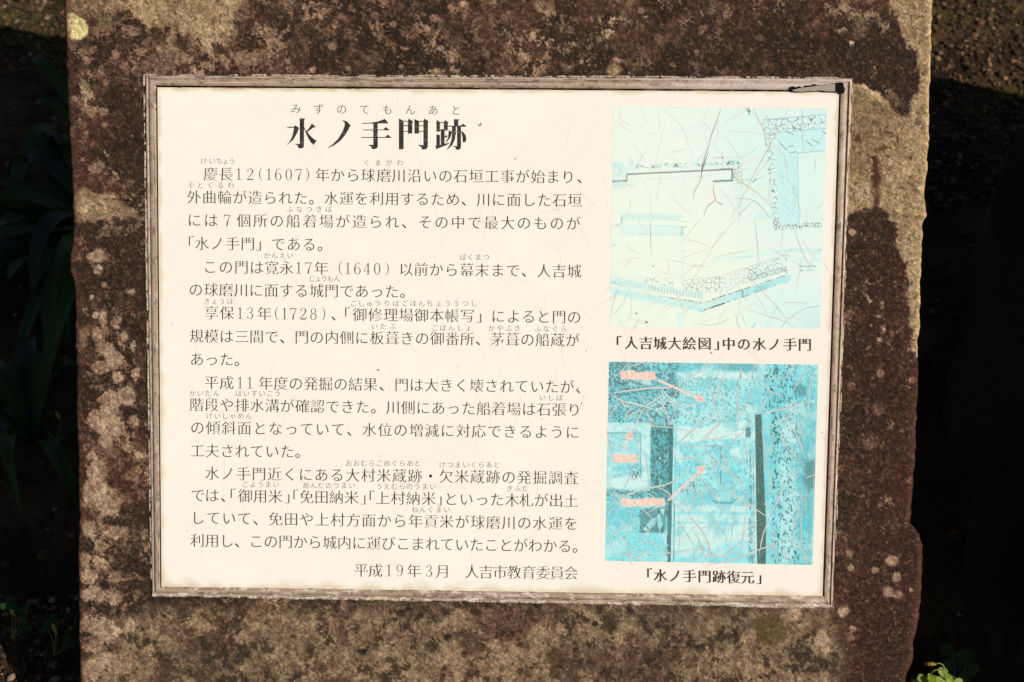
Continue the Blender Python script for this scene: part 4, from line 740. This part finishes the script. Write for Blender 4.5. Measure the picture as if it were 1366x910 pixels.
# ------------------------------------------------------------------ crazing of the plastic film
A_, B_, C_, D_ = (800, 480), (940, 480), (800, 610), (940, 610); kA, kC = 6.5, 6.07
def cracks():
    V, F, Cc = [], [], []
    def rib(pts, w_, z, col, taper=True):
        pts = np.array(pts, float)
        if len(pts) > 2: pts = catmull(pts, 4)
        else: pts = pts[0] + (pts[1] - pts[0]) * np.linspace(0, 1, 8)[:, None]
        n = len(pts); s = np.linspace(0, 1, n); ww = w_ * (1 - .85 * np.abs(2 * s - 1) ** 2.5 if taper else 1) * (.75 + .5 * rng.random(n))
        v_, f_ = ribbon(pts, ww); b = len(V)
        V.extend([tuple(x) for x in P(v_[:, 0], v_[:, 1], z)]); F.extend([tuple(i + b for i in q_) for q_ in f_]); Cc.extend([alb(col)] * len(v_))
    def major(L, org, k):
        for pts, w_ in L:
            p = np.array(pts, float) / k + np.array(org)
            rib(p, .85 + .42 * w_, ZT + .00006, (178, 168, 158)); rib(p - (.15, .1), .3 + .42 * w_, ZT + .00010, (226, 220, 210))
    major([([(80, 290), (190, 355), (300, 380), (390, 405), (540, 455)], 4), ([(110, 290), (250, 270), (450, 245), (560, 245), (640, 235)], 4), ([(640, 235), (560, 290), (510, 335), (400, 405), (330, 520), (290, 600)], 2.5), ([(640, 235), (760, 165), (945, 50), (945, 30)], 1.6), ([(520, 330), (560, 420), (590, 490), (605, 580)], 2.5),
           ([(185, 370), (80, 480)], 2), ([(285, 400), (205, 515)], 2), ([(370, 425), (210, 510)], 2), ([(390, 420), (430, 500), (465, 575)], 2), ([(330, 540), (400, 550), (500, 580), (640, 590), (790, 625)], 2), ([(330, 305), (420, 380)], 1.2), ([(560, 300), (640, 370), (750, 430)], 2), ([(640, 330), (690, 240)], 1.5), ([(330, 180), (420, 225)], 1.5), ([(260, 15), (185, 100), (110, 170)], 2), ([(410, 15), (250, 65)], 1.6),
           ([(600, 475), (760, 475), (830, 510), (880, 530)], 1.2), ([(820, 370), (750, 430)], 1), ([(1040, 460), (900, 540), (750, 660), (670, 735)], 1.8), ([(1040, 560), (850, 735)], 1.3), ([(670, 745), (1040, 748)], 1), ([(320, 570), (325, 820)], 1), ([(70, 690), (130, 810)], 1), ([(100, 725), (200, 760), (320, 815)], 1), ([(900, 750), (950, 820), (1040, 905)], 1.4), ([(840, 850), (880, 905)], .8), ([(660, 865), (930, 820)], 1), ([(930, 110), (970, 260), (1000, 400), (1040, 540)], 1.6), ([(620, 575), (635, 480)], 1),
           ([(60, 600), (110, 850), (150, 905)], .7), ([(80, 410), (160, 400)], 1.5), ([(175, 350), (220, 400), (270, 410)], 4)], A_, kA)
    major([([(220, 30), (150, 180), (100, 330), (90, 360)], 1.8), ([(320, 30), (300, 180), (285, 400), (270, 670)], 2.2), ([(140, 250), (190, 500)], 1.4), ([(0, 660), (130, 550), (270, 465)], 1.8), ([(165, 30), (80, 180)], 1.2), ([(455, 30), (460, 170), (530, 230), (580, 280), (725, 330)], 2), ([(580, 285), (500, 400), (445, 470)], 2), ([(445, 185), (350, 400), (300, 500)], 1.6), ([(310, 170), (450, 170)], 1.2), ([(515, 190), (600, 160), (710, 150), (750, 45)], 1.3),
           ([(910, 40), (820, 190), (725, 325)], 1.3), ([(940, 80), (910, 250), (905, 360), (880, 590)], 2.2), ([(470, 465), (620, 440), (790, 400), (900, 365)], 2.6), ([(500, 605), (690, 515), (740, 480), (795, 410)], 2.2), ([(690, 520), (790, 640), (840, 760), (880, 880)], 2.2), ([(735, 500), (830, 620), (880, 760)], 1.4), ([(650, 560), (690, 730), (850, 900)], 1.4), ([(495, 605), (520, 740), (545, 905)], 2.4), ([(410, 490), (340, 620), (270, 680), (165, 820)], 2), ([(0, 690), (120, 680), (250, 640)], 1.2), ([(0, 745), (210, 750)], 1),
           ([(350, 400), (470, 410)], 1.2), ([(345, 410), (380, 500)], 1), ([(110, 760), (160, 830), (200, 905)], 2), ([(0, 770), (120, 905)], 1.8), ([(340, 680), (380, 870)], 1.2), ([(200, 820), (370, 905)], 1), ([(825, 450), (870, 680)], 1.2), ([(585, 570), (580, 850)], 1.2), ([(0, 520), (90, 515), (130, 545)], 1.2)], B_, kA)
    major([([(60, 410), (180, 330), (350, 260), (510, 230), (620, 180), (770, 60)], 3), ([(510, 235), (600, 370), (700, 450), (800, 560), (870, 670), (890, 750), (870, 800), (830, 870)], 1.6), ([(55, 600), (200, 680), (240, 790), (260, 870)], 3.2), ([(200, 680), (240, 550), (270, 400)], 2), ([(55, 600), (75, 450), (150, 400)], 1.8), ([(50, 765), (240, 795), (330, 830), (410, 845)], 2), ([(240, 755), (400, 780), (580, 775), (740, 745), (885, 745)], 1.8), ([(230, 320), (400, 470), (460, 540)], 1.6), ([(310, 680), (460, 710), (570, 780)], 1.3),
           ([(110, 610), (240, 545)], 1), ([(300, 690), (460, 530)], 1.2), ([(370, 280), (500, 360)], 1), ([(390, 450), (510, 380)], 1.8), ([(640, 460), (650, 740)], 1), ([(640, 510), (770, 730)], 1), ([(785, 130), (780, 290), (720, 470)], 1.3), ([(850, 220), (840, 300), (790, 520)], 1), ([(800, 140), (960, 330)], 1.6), ([(610, 15), (780, 5)], 1.3), ([(60, 200), (150, 310)], 1.2), ([(180, 300), (270, 100), (310, 60)], 1.2), ([(600, 320), (740, 410)], 1.6), ([(650, 265), (770, 240)], 1.2),
           ([(890, 760), (930, 800)], 1.4), ([(880, 800), (970, 805)], 1.4), ([(800, 580), (960, 540)], .8), ([(750, 560), (830, 740), (860, 820)], 1), ([(380, 0), (400, 240)], 1), ([(310, 810), (420, 710)], 1), ([(770, 750), (760, 840)], .8), ([(90, 650), (95, 740)], 2), ([(60, 305), (180, 315)], 1), ([(450, 240), (560, 290), (600, 400)], 2)], C_, kC)
    major([([(0, 90), (220, 290), (340, 375), (440, 440), (520, 490)], 2.2), ([(50, 0), (230, 150), (290, 210), (345, 345)], 2.6), ([(235, 160), (235, 290), (205, 340)], 1.8), ([(150, 0), (210, 130)], 2), ([(345, 375), (320, 570), (285, 800)], 2.6), ([(345, 350), (410, 270)], 1.4), ([(520, 490), (600, 340), (650, 210)], 2.4), ([(520, 495), (470, 640), (440, 800)], 2), ([(520, 520), (560, 620), (550, 740), (530, 860)], 1.8), ([(0, 880), (240, 830), (450, 745), (780, 635)], 2.6), ([(490, 0), (530, 170), (545, 260), (600, 330)], 1.8),
           ([(490, 305), (550, 270)], 1.3), ([(470, 370), (540, 420)], 1), ([(800, 225), (740, 500), (710, 620)], 2), ([(830, 220), (810, 480)], 1.2), ([(780, 420), (785, 740)], 1.6), ([(740, 0), (800, 60)], 1.6), ([(800, 95), (680, 170)], 1), ([(810, 170), (900, 140)], 1.2), ([(780, 770), (840, 870)], 2), ([(700, 670), (800, 770), (860, 870)], 1.6), ([(780, 750), (880, 735)], 1.2), ([(320, 605), (400, 690)], 1.2), ([(320, 605), (430, 510)], 1.2), ([(0, 400), (120, 570), (210, 700)], 1), ([(0, 220), (200, 480)], 1),
           ([(285, 690), (140, 800)], 1.2), ([(20, 800), (150, 800), (240, 830)], 1.4), ([(200, 760), (290, 810)], 1), ([(250, 380), (210, 690)], .8), ([(620, 730), (690, 860)], 1), ([(560, 720), (600, 860)], 1), ([(0, 650), (40, 740), (70, 800)], 1.4), ([(50, 20), (110, 180)], 1.2), ([(300, 385), (370, 375)], 4)], D_, kC)
    BR = (226, 200, 182)
    def thin(L, org, k, w_=.62, col=BR):
        for pts in L: rib(np.array(pts, float) / k + np.array(org), w_ * rng.uniform(.7, 1.1), ZT + .00008, col)
    thin([[(955, 20), (870, 260), (850, 340), (800, 480), (790, 600), (735, 710), (725, 770)], [(75 + 880, 20), (880, 230), (860, 300)]], E_, kE, 1.0, (196, 160, 138)); thin([[(850, 380), (805, 500), (792, 590)]], E_, kE, 1.6, (120, 124, 110))
    thin([[(900, 640), (890, 700), (905, 770), (845, 820), (810, 905)], [(905, 775), (965, 810)]], E_, kE, 1.0, (150, 96, 78))
    thin([[(150, 10), (140, 115), (270, 200)], [(240, 320), (350, 470)], [(455, 20), (620, 160), (730, 430)], [(500, 140), (450, 350), (420, 480)], [(450, 30), (455, 230)], [(850, 340), (745, 470)], [(465, 560), (425, 790)], [(380, 700), (385, 905)], [(530, 730), (720, 900)], [(265, 550), (150, 670)], [(50, 460), (170, 560)], [(60, 110), (240, 225)], [(210, 400), (265, 540)], [(800, 130), (880, 210)], [(850, 20), (805, 130)], [(270, 200), (420, 100)], [(0, 410), (80, 400)], [(920, 300), (930, 120)]], E_, kE, .42, (224, 208, 190))
    thin([[(730, 20), (730, 240), (745, 380)], [(340, 770), (200, 905)], [(150, 755), (340, 775), (460, 905)], [(90, 430), (200, 600), (350, 700), (520, 860)], [(0, 430), (85, 425)], [(330, 20), (470, 320)], [(620, 20), (540, 190), (470, 320), (310, 620), (190, 860)]], F_, kE, .75, (216, 176, 154))
    thin([[(75, 20), (5, 230)], [(915, 215), (830, 350), (740, 400)], [(470, 320), (580, 410), (620, 620)], [(460, 440), (330, 620)], [(320, 20), (60, 170)], [(100, 240), (230, 440)], [(230, 440), (380, 340)], [(230, 600), (300, 680)], [(500, 540), (640, 640), (730, 905)], [(60, 670), (190, 830)], [(480, 540), (460, 750), (520, 840)], [(420, 60), (520, 210)], [(190, 830), (150, 930)], [(90, 210), (400, 230)], [(840, 420), (830, 560)], [(900, 780), (840, 860)], [(580, 410), (700, 430)]], F_, kE, .6)
    thin([[(800, 0), (640, 190)], [(965, 110), (700, 540), (440, 830)], [(880, 240), (640, 330)], [(640, 180), (740, 190), (860, 240)], [(480, 330), (720, 385)], [(340, 525), (480, 455)], [(470, 500), (620, 470)], [(335, 530), (500, 620)], [(220, 580), (222, 790), (150, 860)], [(240, 820), (350, 870)], [(430, 0), (620, 30), (710, 40)], [(750, 370), (620, 500)], [(880, 620), (600, 800)], [(965, 780), (700, 890)], [(385, 100), (270, 155)]], G_, kE, .62)
    thin([[(380, 10), (385, 330)]], G_, kE, .8, (196, 150, 130))
    thin([[(510, 345), (545, 465)], [(170, 230), (300, 300)], [(50, 400), (230, 335), (330, 320)], [(230, 335), (160, 410)], [(310, 600), (430, 660)], [(450, 420), (530, 470)], [(0, 620), (80, 520)], [(110, 580), (85, 650)], [(280, 10), (305, 70)], [(460, 770), (520, 700)]], G_, kE, .5, (220, 196, 176))
    thin([[(0, 330), (170, 290), (330, 260)], [(0, 490), (300, 400), (560, 310), (620, 300)], [(560, 690), (700, 690), (800, 700)], [(660, 90), (700, 200), (760, 340), (830, 400)], [(290, 470), (400, 590), (520, 720), (590, 810)], [(345, 0), (370, 250), (372, 370)], [(270, 740), (450, 800), (600, 850), (700, 905)], [(210, 0), (100, 120), (0, 250)]], H_, kE, .7, (218, 176, 152))
    thin([[(630, 345), (740, 400)], [(0, 710), (280, 470)], [(240, 590), (220, 720), (195, 890)], [(830, 290), (760, 470)], [(430, 230), (600, 330)], [(720, 180), (820, 310)], [(340, 580), (440, 780)], [(240, 745), (380, 680)], [(480, 810), (730, 820)], [(230, 770), (280, 890)], [(180, 540), (300, 620)], [(430, 480), (520, 560)], [(900, 360), (960, 450)], [(440, 430), (620, 440)], [(575, 100), (560, 250)], [(850, 900), (880, 850)]], H_, kE, .55)
    # hair cracks all over the cream film
    for k in range(700):
        u = rng.uniform(216, 1100); v = rng.uniform(122, 780)
        if 806 < u < 1104 and (142 < v < 440 or 484 < v < 755) and rng.random() < .75: continue
        strength = .35 + .65 * ss(500, 800, u) * 1.0 if u > 500 else .35 + .25 * ss(300, 700, v)
        a = rng.choice([rng.normal(1.25, .35), rng.normal(-1.1, .45), rng.normal(.15, .3)]); L = rng.uniform(12, 64); bend = rng.normal(0, .14)
        p = [(u, v), (u + L * .5 * math.cos(a), v - L * .5 * math.sin(a)), (u + L * math.cos(a + bend), v - L * math.sin(a + bend))]
        if not (214 < p[2][0] < 1100 and 120 < p[2][1] < 784): continue
        t = rng.uniform(.25, 1) * strength; col = tuple(np.array([254, 243, 227.]) * (1 - t * .52) + np.array([222, 192, 170.]) * t * .52)
        rib(p, rng.uniform(.3, .62), ZT - .00004, col)
    # pale scars crossing the heading and a few captions; brown specks
    for org, p in [(H1, [(170, 270), (182, 340)]), (H1, [(262, 425), (322, 420)]), (H1, [(860, 255), (890, 300)]), (H2, [(-40, 260), (0, 300)]), (H2, [(-10, 400), (30, 290)]), (H2, [(405, 125), (345, 150)]), (H2, [(470, 160), (520, 178)]), (H2, [(560, 185), (618, 215)]), (H2, [(682, 228), (744, 240)]), (H2, [(684, 405), (742, 372)]), (H2, [(865, 245), (1000, 235), (1100, 265), (1206, 292)]), (H2, [(1085, 270), (1120, 330)]), (H2, [(930, 430), (960, 390)]), (H1, [(270, 100), (300, 96)]), (H2, [(-15, 245), (40, 225)]), (H2, [(890, 185), (1010, 170)]), (H1, [(350, 300), (380, 350)])]:
        rib(np.array(p, float) / KH + np.array(org), .45, ZT + .00008, (150, 146, 138), False)
    for k in range(60):
        u = rng.choice([rng.uniform(820, 1085), rng.uniform(240, 780)]); v = rng.choice([458, 768]) + rng.normal(0, 5) if u > 800 else rng.uniform(220, 780); a = rng.uniform(0, 3.1); L = rng.uniform(4, 12)
        rib([(u, v), (u + L * math.cos(a), v - L * math.sin(a))], .4, ZT + .00008, (244, 232, 214))
    for (u, v, r, col) in [(640, 167, 1.7, (170, 140, 112)), (641.5, 165.5, 1.2, (150, 120, 96)), (687, 212, 1.2, (190, 160, 130)), (505, 494, 1.3, (130, 110, 96)), (504, 493, 1, (150, 120, 100)), (782, 468, .9, (190, 100, 70)), (723, 559, .8, (120, 100, 84)), (776, 538, .9, (150, 110, 90)), (1097, 577, .8, (140, 120, 100)), (949, 471, 1.4, (196, 140, 96)), (230, 433, .9, (224, 140, 80)), (1018, 482.5, .6, (120, 100, 90)), (250, 708, .5, (90, 80, 70)), (863, 430, 1.7, (190, 120, 90)), (861, 429, 1, (180, 110, 80)), (664, 378, .5, (110, 100, 90)), (963.5, 210.2, 1.4, (186, 104, 80)), (976, 592, .6, (90, 80, 70)), (530, 131, .6, (130, 110, 90)), (770, 448, 1.6, (206, 186, 160)), (771, 455, 1.4, (206, 186, 160)), (768, 452, 1.5, (200, 182, 156)), (771, 519, 1.6, (206, 186, 160))]:
        p = [(u + r * math.cos(a) * rng.uniform(.7, 1.3), v + r * math.sin(a) * rng.uniform(.6, 1.2)) for a in np.linspace(0, 2 * math.pi, 8)[:-1]]
        b = len(V); V.extend([tuple(x) for x in P(np.array([x[0] for x in p]), np.array([x[1] for x in p]), ZT + .00012)]); F.append(tuple(range(b, b + 7))[::-1]); Cc.extend([alb(col)] * 7)
    o = mesh('film_cracks', V, F, M_CRACK, plate, np.array(Cc)); tag(o, kind='stuff')
cracks()
bpy.data.objects.remove(FO)

# ------------------------------------------------------------------ ground, gravel, boulder, plants
def axis_pts(fine0, fine1, step, far):
    a = np.arange(fine0, fine1, step); out = [fine1]; s = step
    while out[-1] < far: s *= 1.5; out.append(out[-1] + s)
    lo = [fine0]; s = step
    while lo[-1] > -far: s *= 1.5; lo.append(lo[-1] - s)
    return np.concatenate([np.array(lo[:0:-1]), a, np.array(out)])
gx_, gy_ = axis_pts(-1.6, 1.6, .014, 120), axis_pts(-.9, 2.2, .014, 120)
GX, GY = np.meshgrid(gx_, gy_)
def gh(x, y): return ((fbm(x * 100, y * 100, 45, 4, 300) - .5) * .05 + (fbm(x * 100, y * 100, 5, 3, 301) - .5) * .014) * np.exp(-np.maximum(np.abs(x), np.abs(y - .6)) * .1) - .004
gc = mix(np.broadcast_to([86, 64, 40.], GX.shape + (3,)).copy(), (48, 36, 24), ss(.35, .65, fbm(GX * 100, GY * 100, 9, 4, 302)))
far_ = ss(1.5, 2.2, np.hypot(GX, GY - .6)); gc = mix(gc, (64, 50, 32), far_)
gc = mix(gc, (74, 76, 26), (1 - far_) *  ss(.52, .66, fbm(GX * 100, GY * 100, 14, 4, 303)) * .6)
tag(mesh('ground', np.stack([GX, GY, gh(GX, GY)], -1).reshape(-1, 3), gridf(len(gy_), len(gx_), True), M_SOIL, None, alb(gc.reshape(-1, 3)), True), kind='structure')

t_ = (1 + 5 ** .5) / 2
ICO = np.array([(-1, t_, 0), (1, t_, 0), (-1, -t_, 0), (1, -t_, 0), (0, -1, t_), (0, 1, t_), (0, -1, -t_), (0, 1, -t_), (t_, 0, -1), (t_, 0, 1), (-t_, 0, -1), (-t_, 0, 1)], float); ICO /= np.linalg.norm(ICO[0])
IF = np.array([(0, 11, 5), (0, 5, 1), (0, 1, 7), (0, 7, 10), (0, 10, 11), (1, 5, 9), (5, 11, 4), (11, 10, 2), (10, 7, 6), (7, 1, 8), (3, 9, 4), (3, 4, 2), (3, 2, 6), (3, 6, 8), (3, 8, 9), (4, 9, 5), (2, 4, 11), (6, 2, 10), (8, 6, 7), (9, 8, 1)])
def gravel():
    XY = np.concatenate([rng.uniform((-1.5, 1.15), (-.72, 1.85), (7500, 2)), rng.uniform((.5, .8), (1.3, 1.95), (11500, 2)), rng.uniform((-.72, -.3), (-.5, -.02), (1500, 2)), rng.uniform((-1.5, -.6), (1.5, 2.2), (5000, 2))])
    n = len(XY); sz = .0022 + .0040 * rng.random(n) ** 2.2; sz[-5000:] *= 1.3
    sc3 = sz[:, None] * rng.uniform((.7, .7, .5), (1.4, 1.4, 1), (n, 3)); a = rng.uniform(0, 6.28, n)
    v = ICO[None] * (1 + rng.uniform(-.28, .28, (n, 12, 1))) * sc3[:, None]
    x = v[..., 0] * np.cos(a)[:, None] - v[..., 1] * np.sin(a)[:, None]; y = v[..., 0] * np.sin(a)[:, None] + v[..., 1] * np.cos(a)[:, None]
    z = v[..., 2] + (gh(XY[:, 0], XY[:, 1]) + sz * .35)[:, None]
    V = np.stack([x + XY[:, :1], y + XY[:, 1:], z], -1).reshape(-1, 3); F = (IF[None] + (np.arange(n) * 12)[:, None, None]).reshape(-1, 3)
    pal = np.array([(92, 70, 46), (120, 88, 58), (146, 108, 74), (74, 54, 38), (58, 44, 30), (150, 124, 96), (132, 86, 54), (84, 78, 36)], float)
    c = pal[rng.choice(8, n, p=[.24, .14, .07, .24, .2, .03, .05, .03])] * rng.uniform(.6, 1.1, (n, 1))
    tag(mesh('gravel', V, F, M_PEB, None, alb(np.repeat(c, 12, 0))), 'loose brown gravel and crumbs of soil lying on the ground around the stone', 'gravel', kind='stuff')
gravel()

def icosphere(sub):
    import bmesh
    bm = bmesh.new(); bmesh.ops.create_icosphere(bm, subdivisions=sub, radius=1); v = np.array([x.co[:] for x in bm.verts]); f = np.array([[y.index for y in x.verts] for x in bm.faces]); bm.free(); return v, f
def rock(name, cen, rad, rot, seed, sub=6, amp=.16):
    v, f = icosphere(sub); p = np.sign(v) * np.abs(v) ** .62; p = p * 1
    n = (fbm(p[:, 0] * 50 + p[:, 2] * 33, p[:, 1] * 50 + p[:, 2] * 19, 40, 6, seed) - .5) + .5 * (fbm(p[:, 2] * 60 + 7, p[:, 0] * 44 - p[:, 1] * 30, 26, 6, seed + 1) - .5)
    p = p * (1 + n[:, None] * amp * 2); p = p * np.array(rad); ca, sa = math.cos(rot), math.sin(rot)
    q = np.stack([p[:, 0] * ca - p[:, 1] * sa, p[:, 0] * sa + p[:, 1] * ca, p[:, 2]], 1)
    c = mix(np.broadcast_to([58, 54, 46.], (len(q), 3)).copy(), (34, 32, 26), ss(.4, .6, fbm(q[:, 0] * 100 + q[:, 2] * 40, q[:, 1] * 100, 8, 5, seed + 3))); c = mix(c, (112, 106, 92), ss(.62, .7, fbm(q[:, 0] * 90, q[:, 1] * 60 + q[:, 2] * 100, 9, 5, seed + 4)) * .7)
    o = mesh(name, q, f, M_ROCK, None, alb(c), True); o.location = cen; return o
b1 = rock('boulder', (1.215, .19, .0), (.62, .56, .97), 0, 401)
tag(b1, 'large dark boulder in shade at the right edge, behind the stone slab', 'boulder')

def strip_leaf(base, az, L, w_, rise, droop, nseg=12, tw=0):
    """a real leaf blade: arching midrib, V-shaped across"""
    s = np.linspace(0, 1, nseg); r = L * (s - .12 * s ** 3); z = rise * np.sin(s * 1.5) - droop * s ** 2.4
    wd = w_ * np.sin(np.clip(s * .92 + .08, 0, 1) * math.pi) ** .75; wd[-1] = .0003
    ca, sa = math.cos(az), math.sin(az); cx = base[0] + r * ca; cy = base[1] + r * sa; cz = base[2] + z
    V = []
    for k, (f_, h) in enumerate(((-1, .28), (-.5, .10), (0, 0), (.5, .10), (1, .28))):
        V.append(np.stack([cx - sa * wd * f_ * .5, cy + ca * wd * f_ * .5, cz + h * wd + tw * f_ * wd], -1))
    return np.stack(V, 1).reshape(-1, 3), gridf(nseg, 5)
def mk_plant(name, base, leaves, label, cat, group=None, mats=(M_LEAF, M_LEAF2)):
    root = empty(name); root.location = base; tag(root, label, cat, group)
    for i, (az, L, w_, rise, droop) in enumerate(leaves):
        v, f = strip_leaf((0.01 * math.cos(az), .01 * math.sin(az), 0), math.radians(az), L, w_, rise, droop, tw=rnd.uniform(-.2, .2)); mesh('leaf', v, f, mats[i % len(mats) if i % 4 == 3 else 0], root, smooth=True)
    return root
def fan(n, a0, a1, L0, L1, w0, w1): return [(a0 + (a1 - a0) * (i + rnd.random() * .7) / n, rnd.uniform(L0, L1), rnd.uniform(w0, w1), rnd.uniform(.08, .26), rnd.uniform(.06, .3)) for i in range(n)]
mk_plant('leafy_plant', (-.655, .66, .02), fan(34, 85, 285, .20, .40, .022, .036), 'dark green plant with long narrow leaves spreading out left of the stone slab, halfway up', 'plant')
mk_plant('leafy_plant', (-.70, .86, .02), fan(14, 30, 330, .14, .26, .016, .028), 'narrow leaved green plant behind the larger one, near the dark soil at upper left', 'plant')
mk_plant('leafy_plant', (-.66, .22, .02), fan(14, 40, 320, .12, .22, .018, .030), 'low narrow leaved plant in shade below the larger plant, lower left of the slab', 'plant')

def tube(pts, r):
    pts = catmull(np.array(pts, float), 4) if len(pts) > 2 else np.array(pts, float); n = len(pts); t = np.gradient(pts, axis=0); t /= np.linalg.norm(t, axis=1)[:, None]
    up = np.array([.3, .9, .2]); a = np.cross(t, up); a /= np.linalg.norm(a, axis=1)[:, None]; b = np.cross(t, a); rr = np.broadcast_to(r, (n,))
    V = np.stack([pts + rr[:, None] * (a * math.cos(k * math.pi / 3) + b * math.sin(k * math.pi / 3)) for k in range(6)] + [pts + rr[:, None] * a], 1).reshape(-1, 3); return V, gridf(n, 7)
def leaflet(r, ang, tilt):
    """heart-shaped leaflet folded along its midrib"""
    s = np.linspace(0, 1, 9); outl = []
    for t in np.linspace(0, 2 * math.pi, 22)[:-1]:
        x = (1 - math.cos(t)) * .5 * (1 - .10 * math.cos(t)); y = .52 * math.sin(t) * (.55 + .55 * (1 - math.cos(t)) / 2)
        if abs(t - math.pi) < .5: x -= .16 * (1 - abs(t - math.pi) / .5)
        outl.append((x, y))
    V = [(0.45, 0, 0)] + [(x, y, abs(y) * .22 - .10 * x * x) for x, y in outl]; V = np.array(V) * r
    ca, sa = math.cos(ang), math.sin(ang); V = np.stack([V[:, 0] * ca - V[:, 1] * sa, V[:, 0] * sa + V[:, 1] * ca, V[:, 2]], 1)
    n = len(outl); return V, [(0, i + 1, (i + 1) % n + 1) for i in range(n)]
def clover_leaf(root, top, r, rot, normal, mat=M_CLOVER, base=(0, 0, 0)):
    V, F = [], []
    for k in range(3):
        v, f = leaflet(r, rot + k * 2.094, 0); b = len(V); V += [tuple(x) for x in v]; F += [tuple(i + b for i in q_) for q_ in f]
    q = Vector(normal).to_track_quat('Z', 'Y'); V = [tuple(q @ Vector(x) + Vector(top)) for x in V]
    mesh('clover_leaf', V, F, mat, root, smooth=True)
    m = ((base[0] + top[0]) / 2 + .004, (base[1] + top[1]) / 2, (base[2] + top[2]) * .6); v, f = tube([base, m, top], .0006); mesh('stem', v, f, M_STEM, root, smooth=True)
def W2(u, v, zl):        # a world point seen past the slab at height zl (face frame) – used once to seat plants on the ground
    return A @ P(u, v, zl) + ORG
def gp(u, v, z=0):
    d = A @ (np.array([(u - 683) / FPX, -(v - 455) / FPX, -1]) @ R); o = A @ CP + ORG; return o + d * ((z - o[2]) / d[2])
wb = gp(1262, 940, .0)
ws = empty('wood_sorrel'); ws.location = wb; tag(ws, 'bright green wood sorrel with a drooping orange tipped bud, lower right of the slab', 'wood sorrel')
def rel(u, v, z): return tuple(gp(u, v, z) - wb)
for (u, v, z, r, rot) in [(1235, 908, .085, .010, .4), (1257, 906, .090, .013, 1.2), (1270, 913, .08, .013, 2.2), (1246, 914, .09, .011, 0), (1272, 877, .035, .0185, .35), (1289, 884, .03, .017, 1.5), (1280, 912, .035, .016, .9)]:
    clover_leaf(ws, rel(u, v, z), r, rot, (rnd.uniform(-.3, .2), -.5, .8), M_CLOVER if z > .06 else M_LEAF)  # low leaves get the darker green: their shade is put into the colour
v, f = tube([rel(1247, 925, .05), rel(1241, 905, .085), rel(1244, 896, .10), rel(1254, 893, .104), rel(1260, 899, .10), rel(1263, 915, .08)], .0009); mesh('stem', v, f, M_STEM, ws, smooth=True)
v, f = tube([rel(1247, 885.5, .110), rel(1254, 885, .112), rel(1259, 889, .108), rel(1259, 895, .102)], .0008); mesh('flower_stalk', v, f, M_STEM, ws, smooth=True)
p0, p1 = np.array(rel(1249, 886, .110)), np.array(rel(1233.5, 885.5, .104)); s = np.linspace(0, 1, 8)
v, f = tube([tuple(p0 + (p1 - p0) * x) for x in (0, .3, .6, 1)], np.array([.0006] + [.0016] * 3 + [.0023] * 4 + [.0018] * 4 + [.0003])[:13]); bud = mesh('flower_bud', v, f, M_PETAL, ws, smooth=True)
v, f = tube([tuple(p0 + (p1 - p0) * x) for x in (.55, .75, 1.02)], np.array([.0020, .0023, .0024, .0024, .0022, .0019, .0014, .0008, .0003])); mesh('bud_tip', v, f, M_BUD, bud, smooth=True)
# small sorrel flowers and buds in the shade on the left
for k, (u, v_, lab) in enumerate([(20, 822, 'small shaded wood sorrel with a yellow bud, nearest the lower left corner'), (76, 845, 'shaded wood sorrel with an upright yellow bud close to the left edge of the slab'), (80, 560, 'tiny shaded wood sorrel with one yellow bud under the narrow leaves')]):
    b_ = gp(u - 4, v_ + 30, 0); zt_ = .018 if k == 0 else .05; r_ = empty('wood_sorrel'); r_.location = b_; tag(r_, lab, 'wood sorrel')
    tp = gp(u, v_, zt_) - b_
    v, f = tube([(0, 0, 0), (tp[0] * .4 + .004, tp[1] * .4, tp[2] * .7), tuple(tp)], .0006); mesh('stem', v, f, M_STEM, r_, smooth=True)
    v, f = tube([tuple(tp), tuple(tp + np.array((-.003, .004, .005))), tuple(tp + np.array((-.006, .008, .010)))], np.array([.0008, .0016, .0022, .0025, .0026, .0024, .0020, .0012, .0004])); mesh('flower_bud', v, f, M_PETAL, r_, smooth=True)
    for j in range(3):
        a = rnd.random() * 6.28; clover_leaf(r_, (.025 * math.cos(a), .025 * math.sin(a), rnd.uniform(.02, .04)), .010, a, (0, -.3, 1), M_LEAF)  # darker green than the sunlit sorrel, shade painted into the leaves
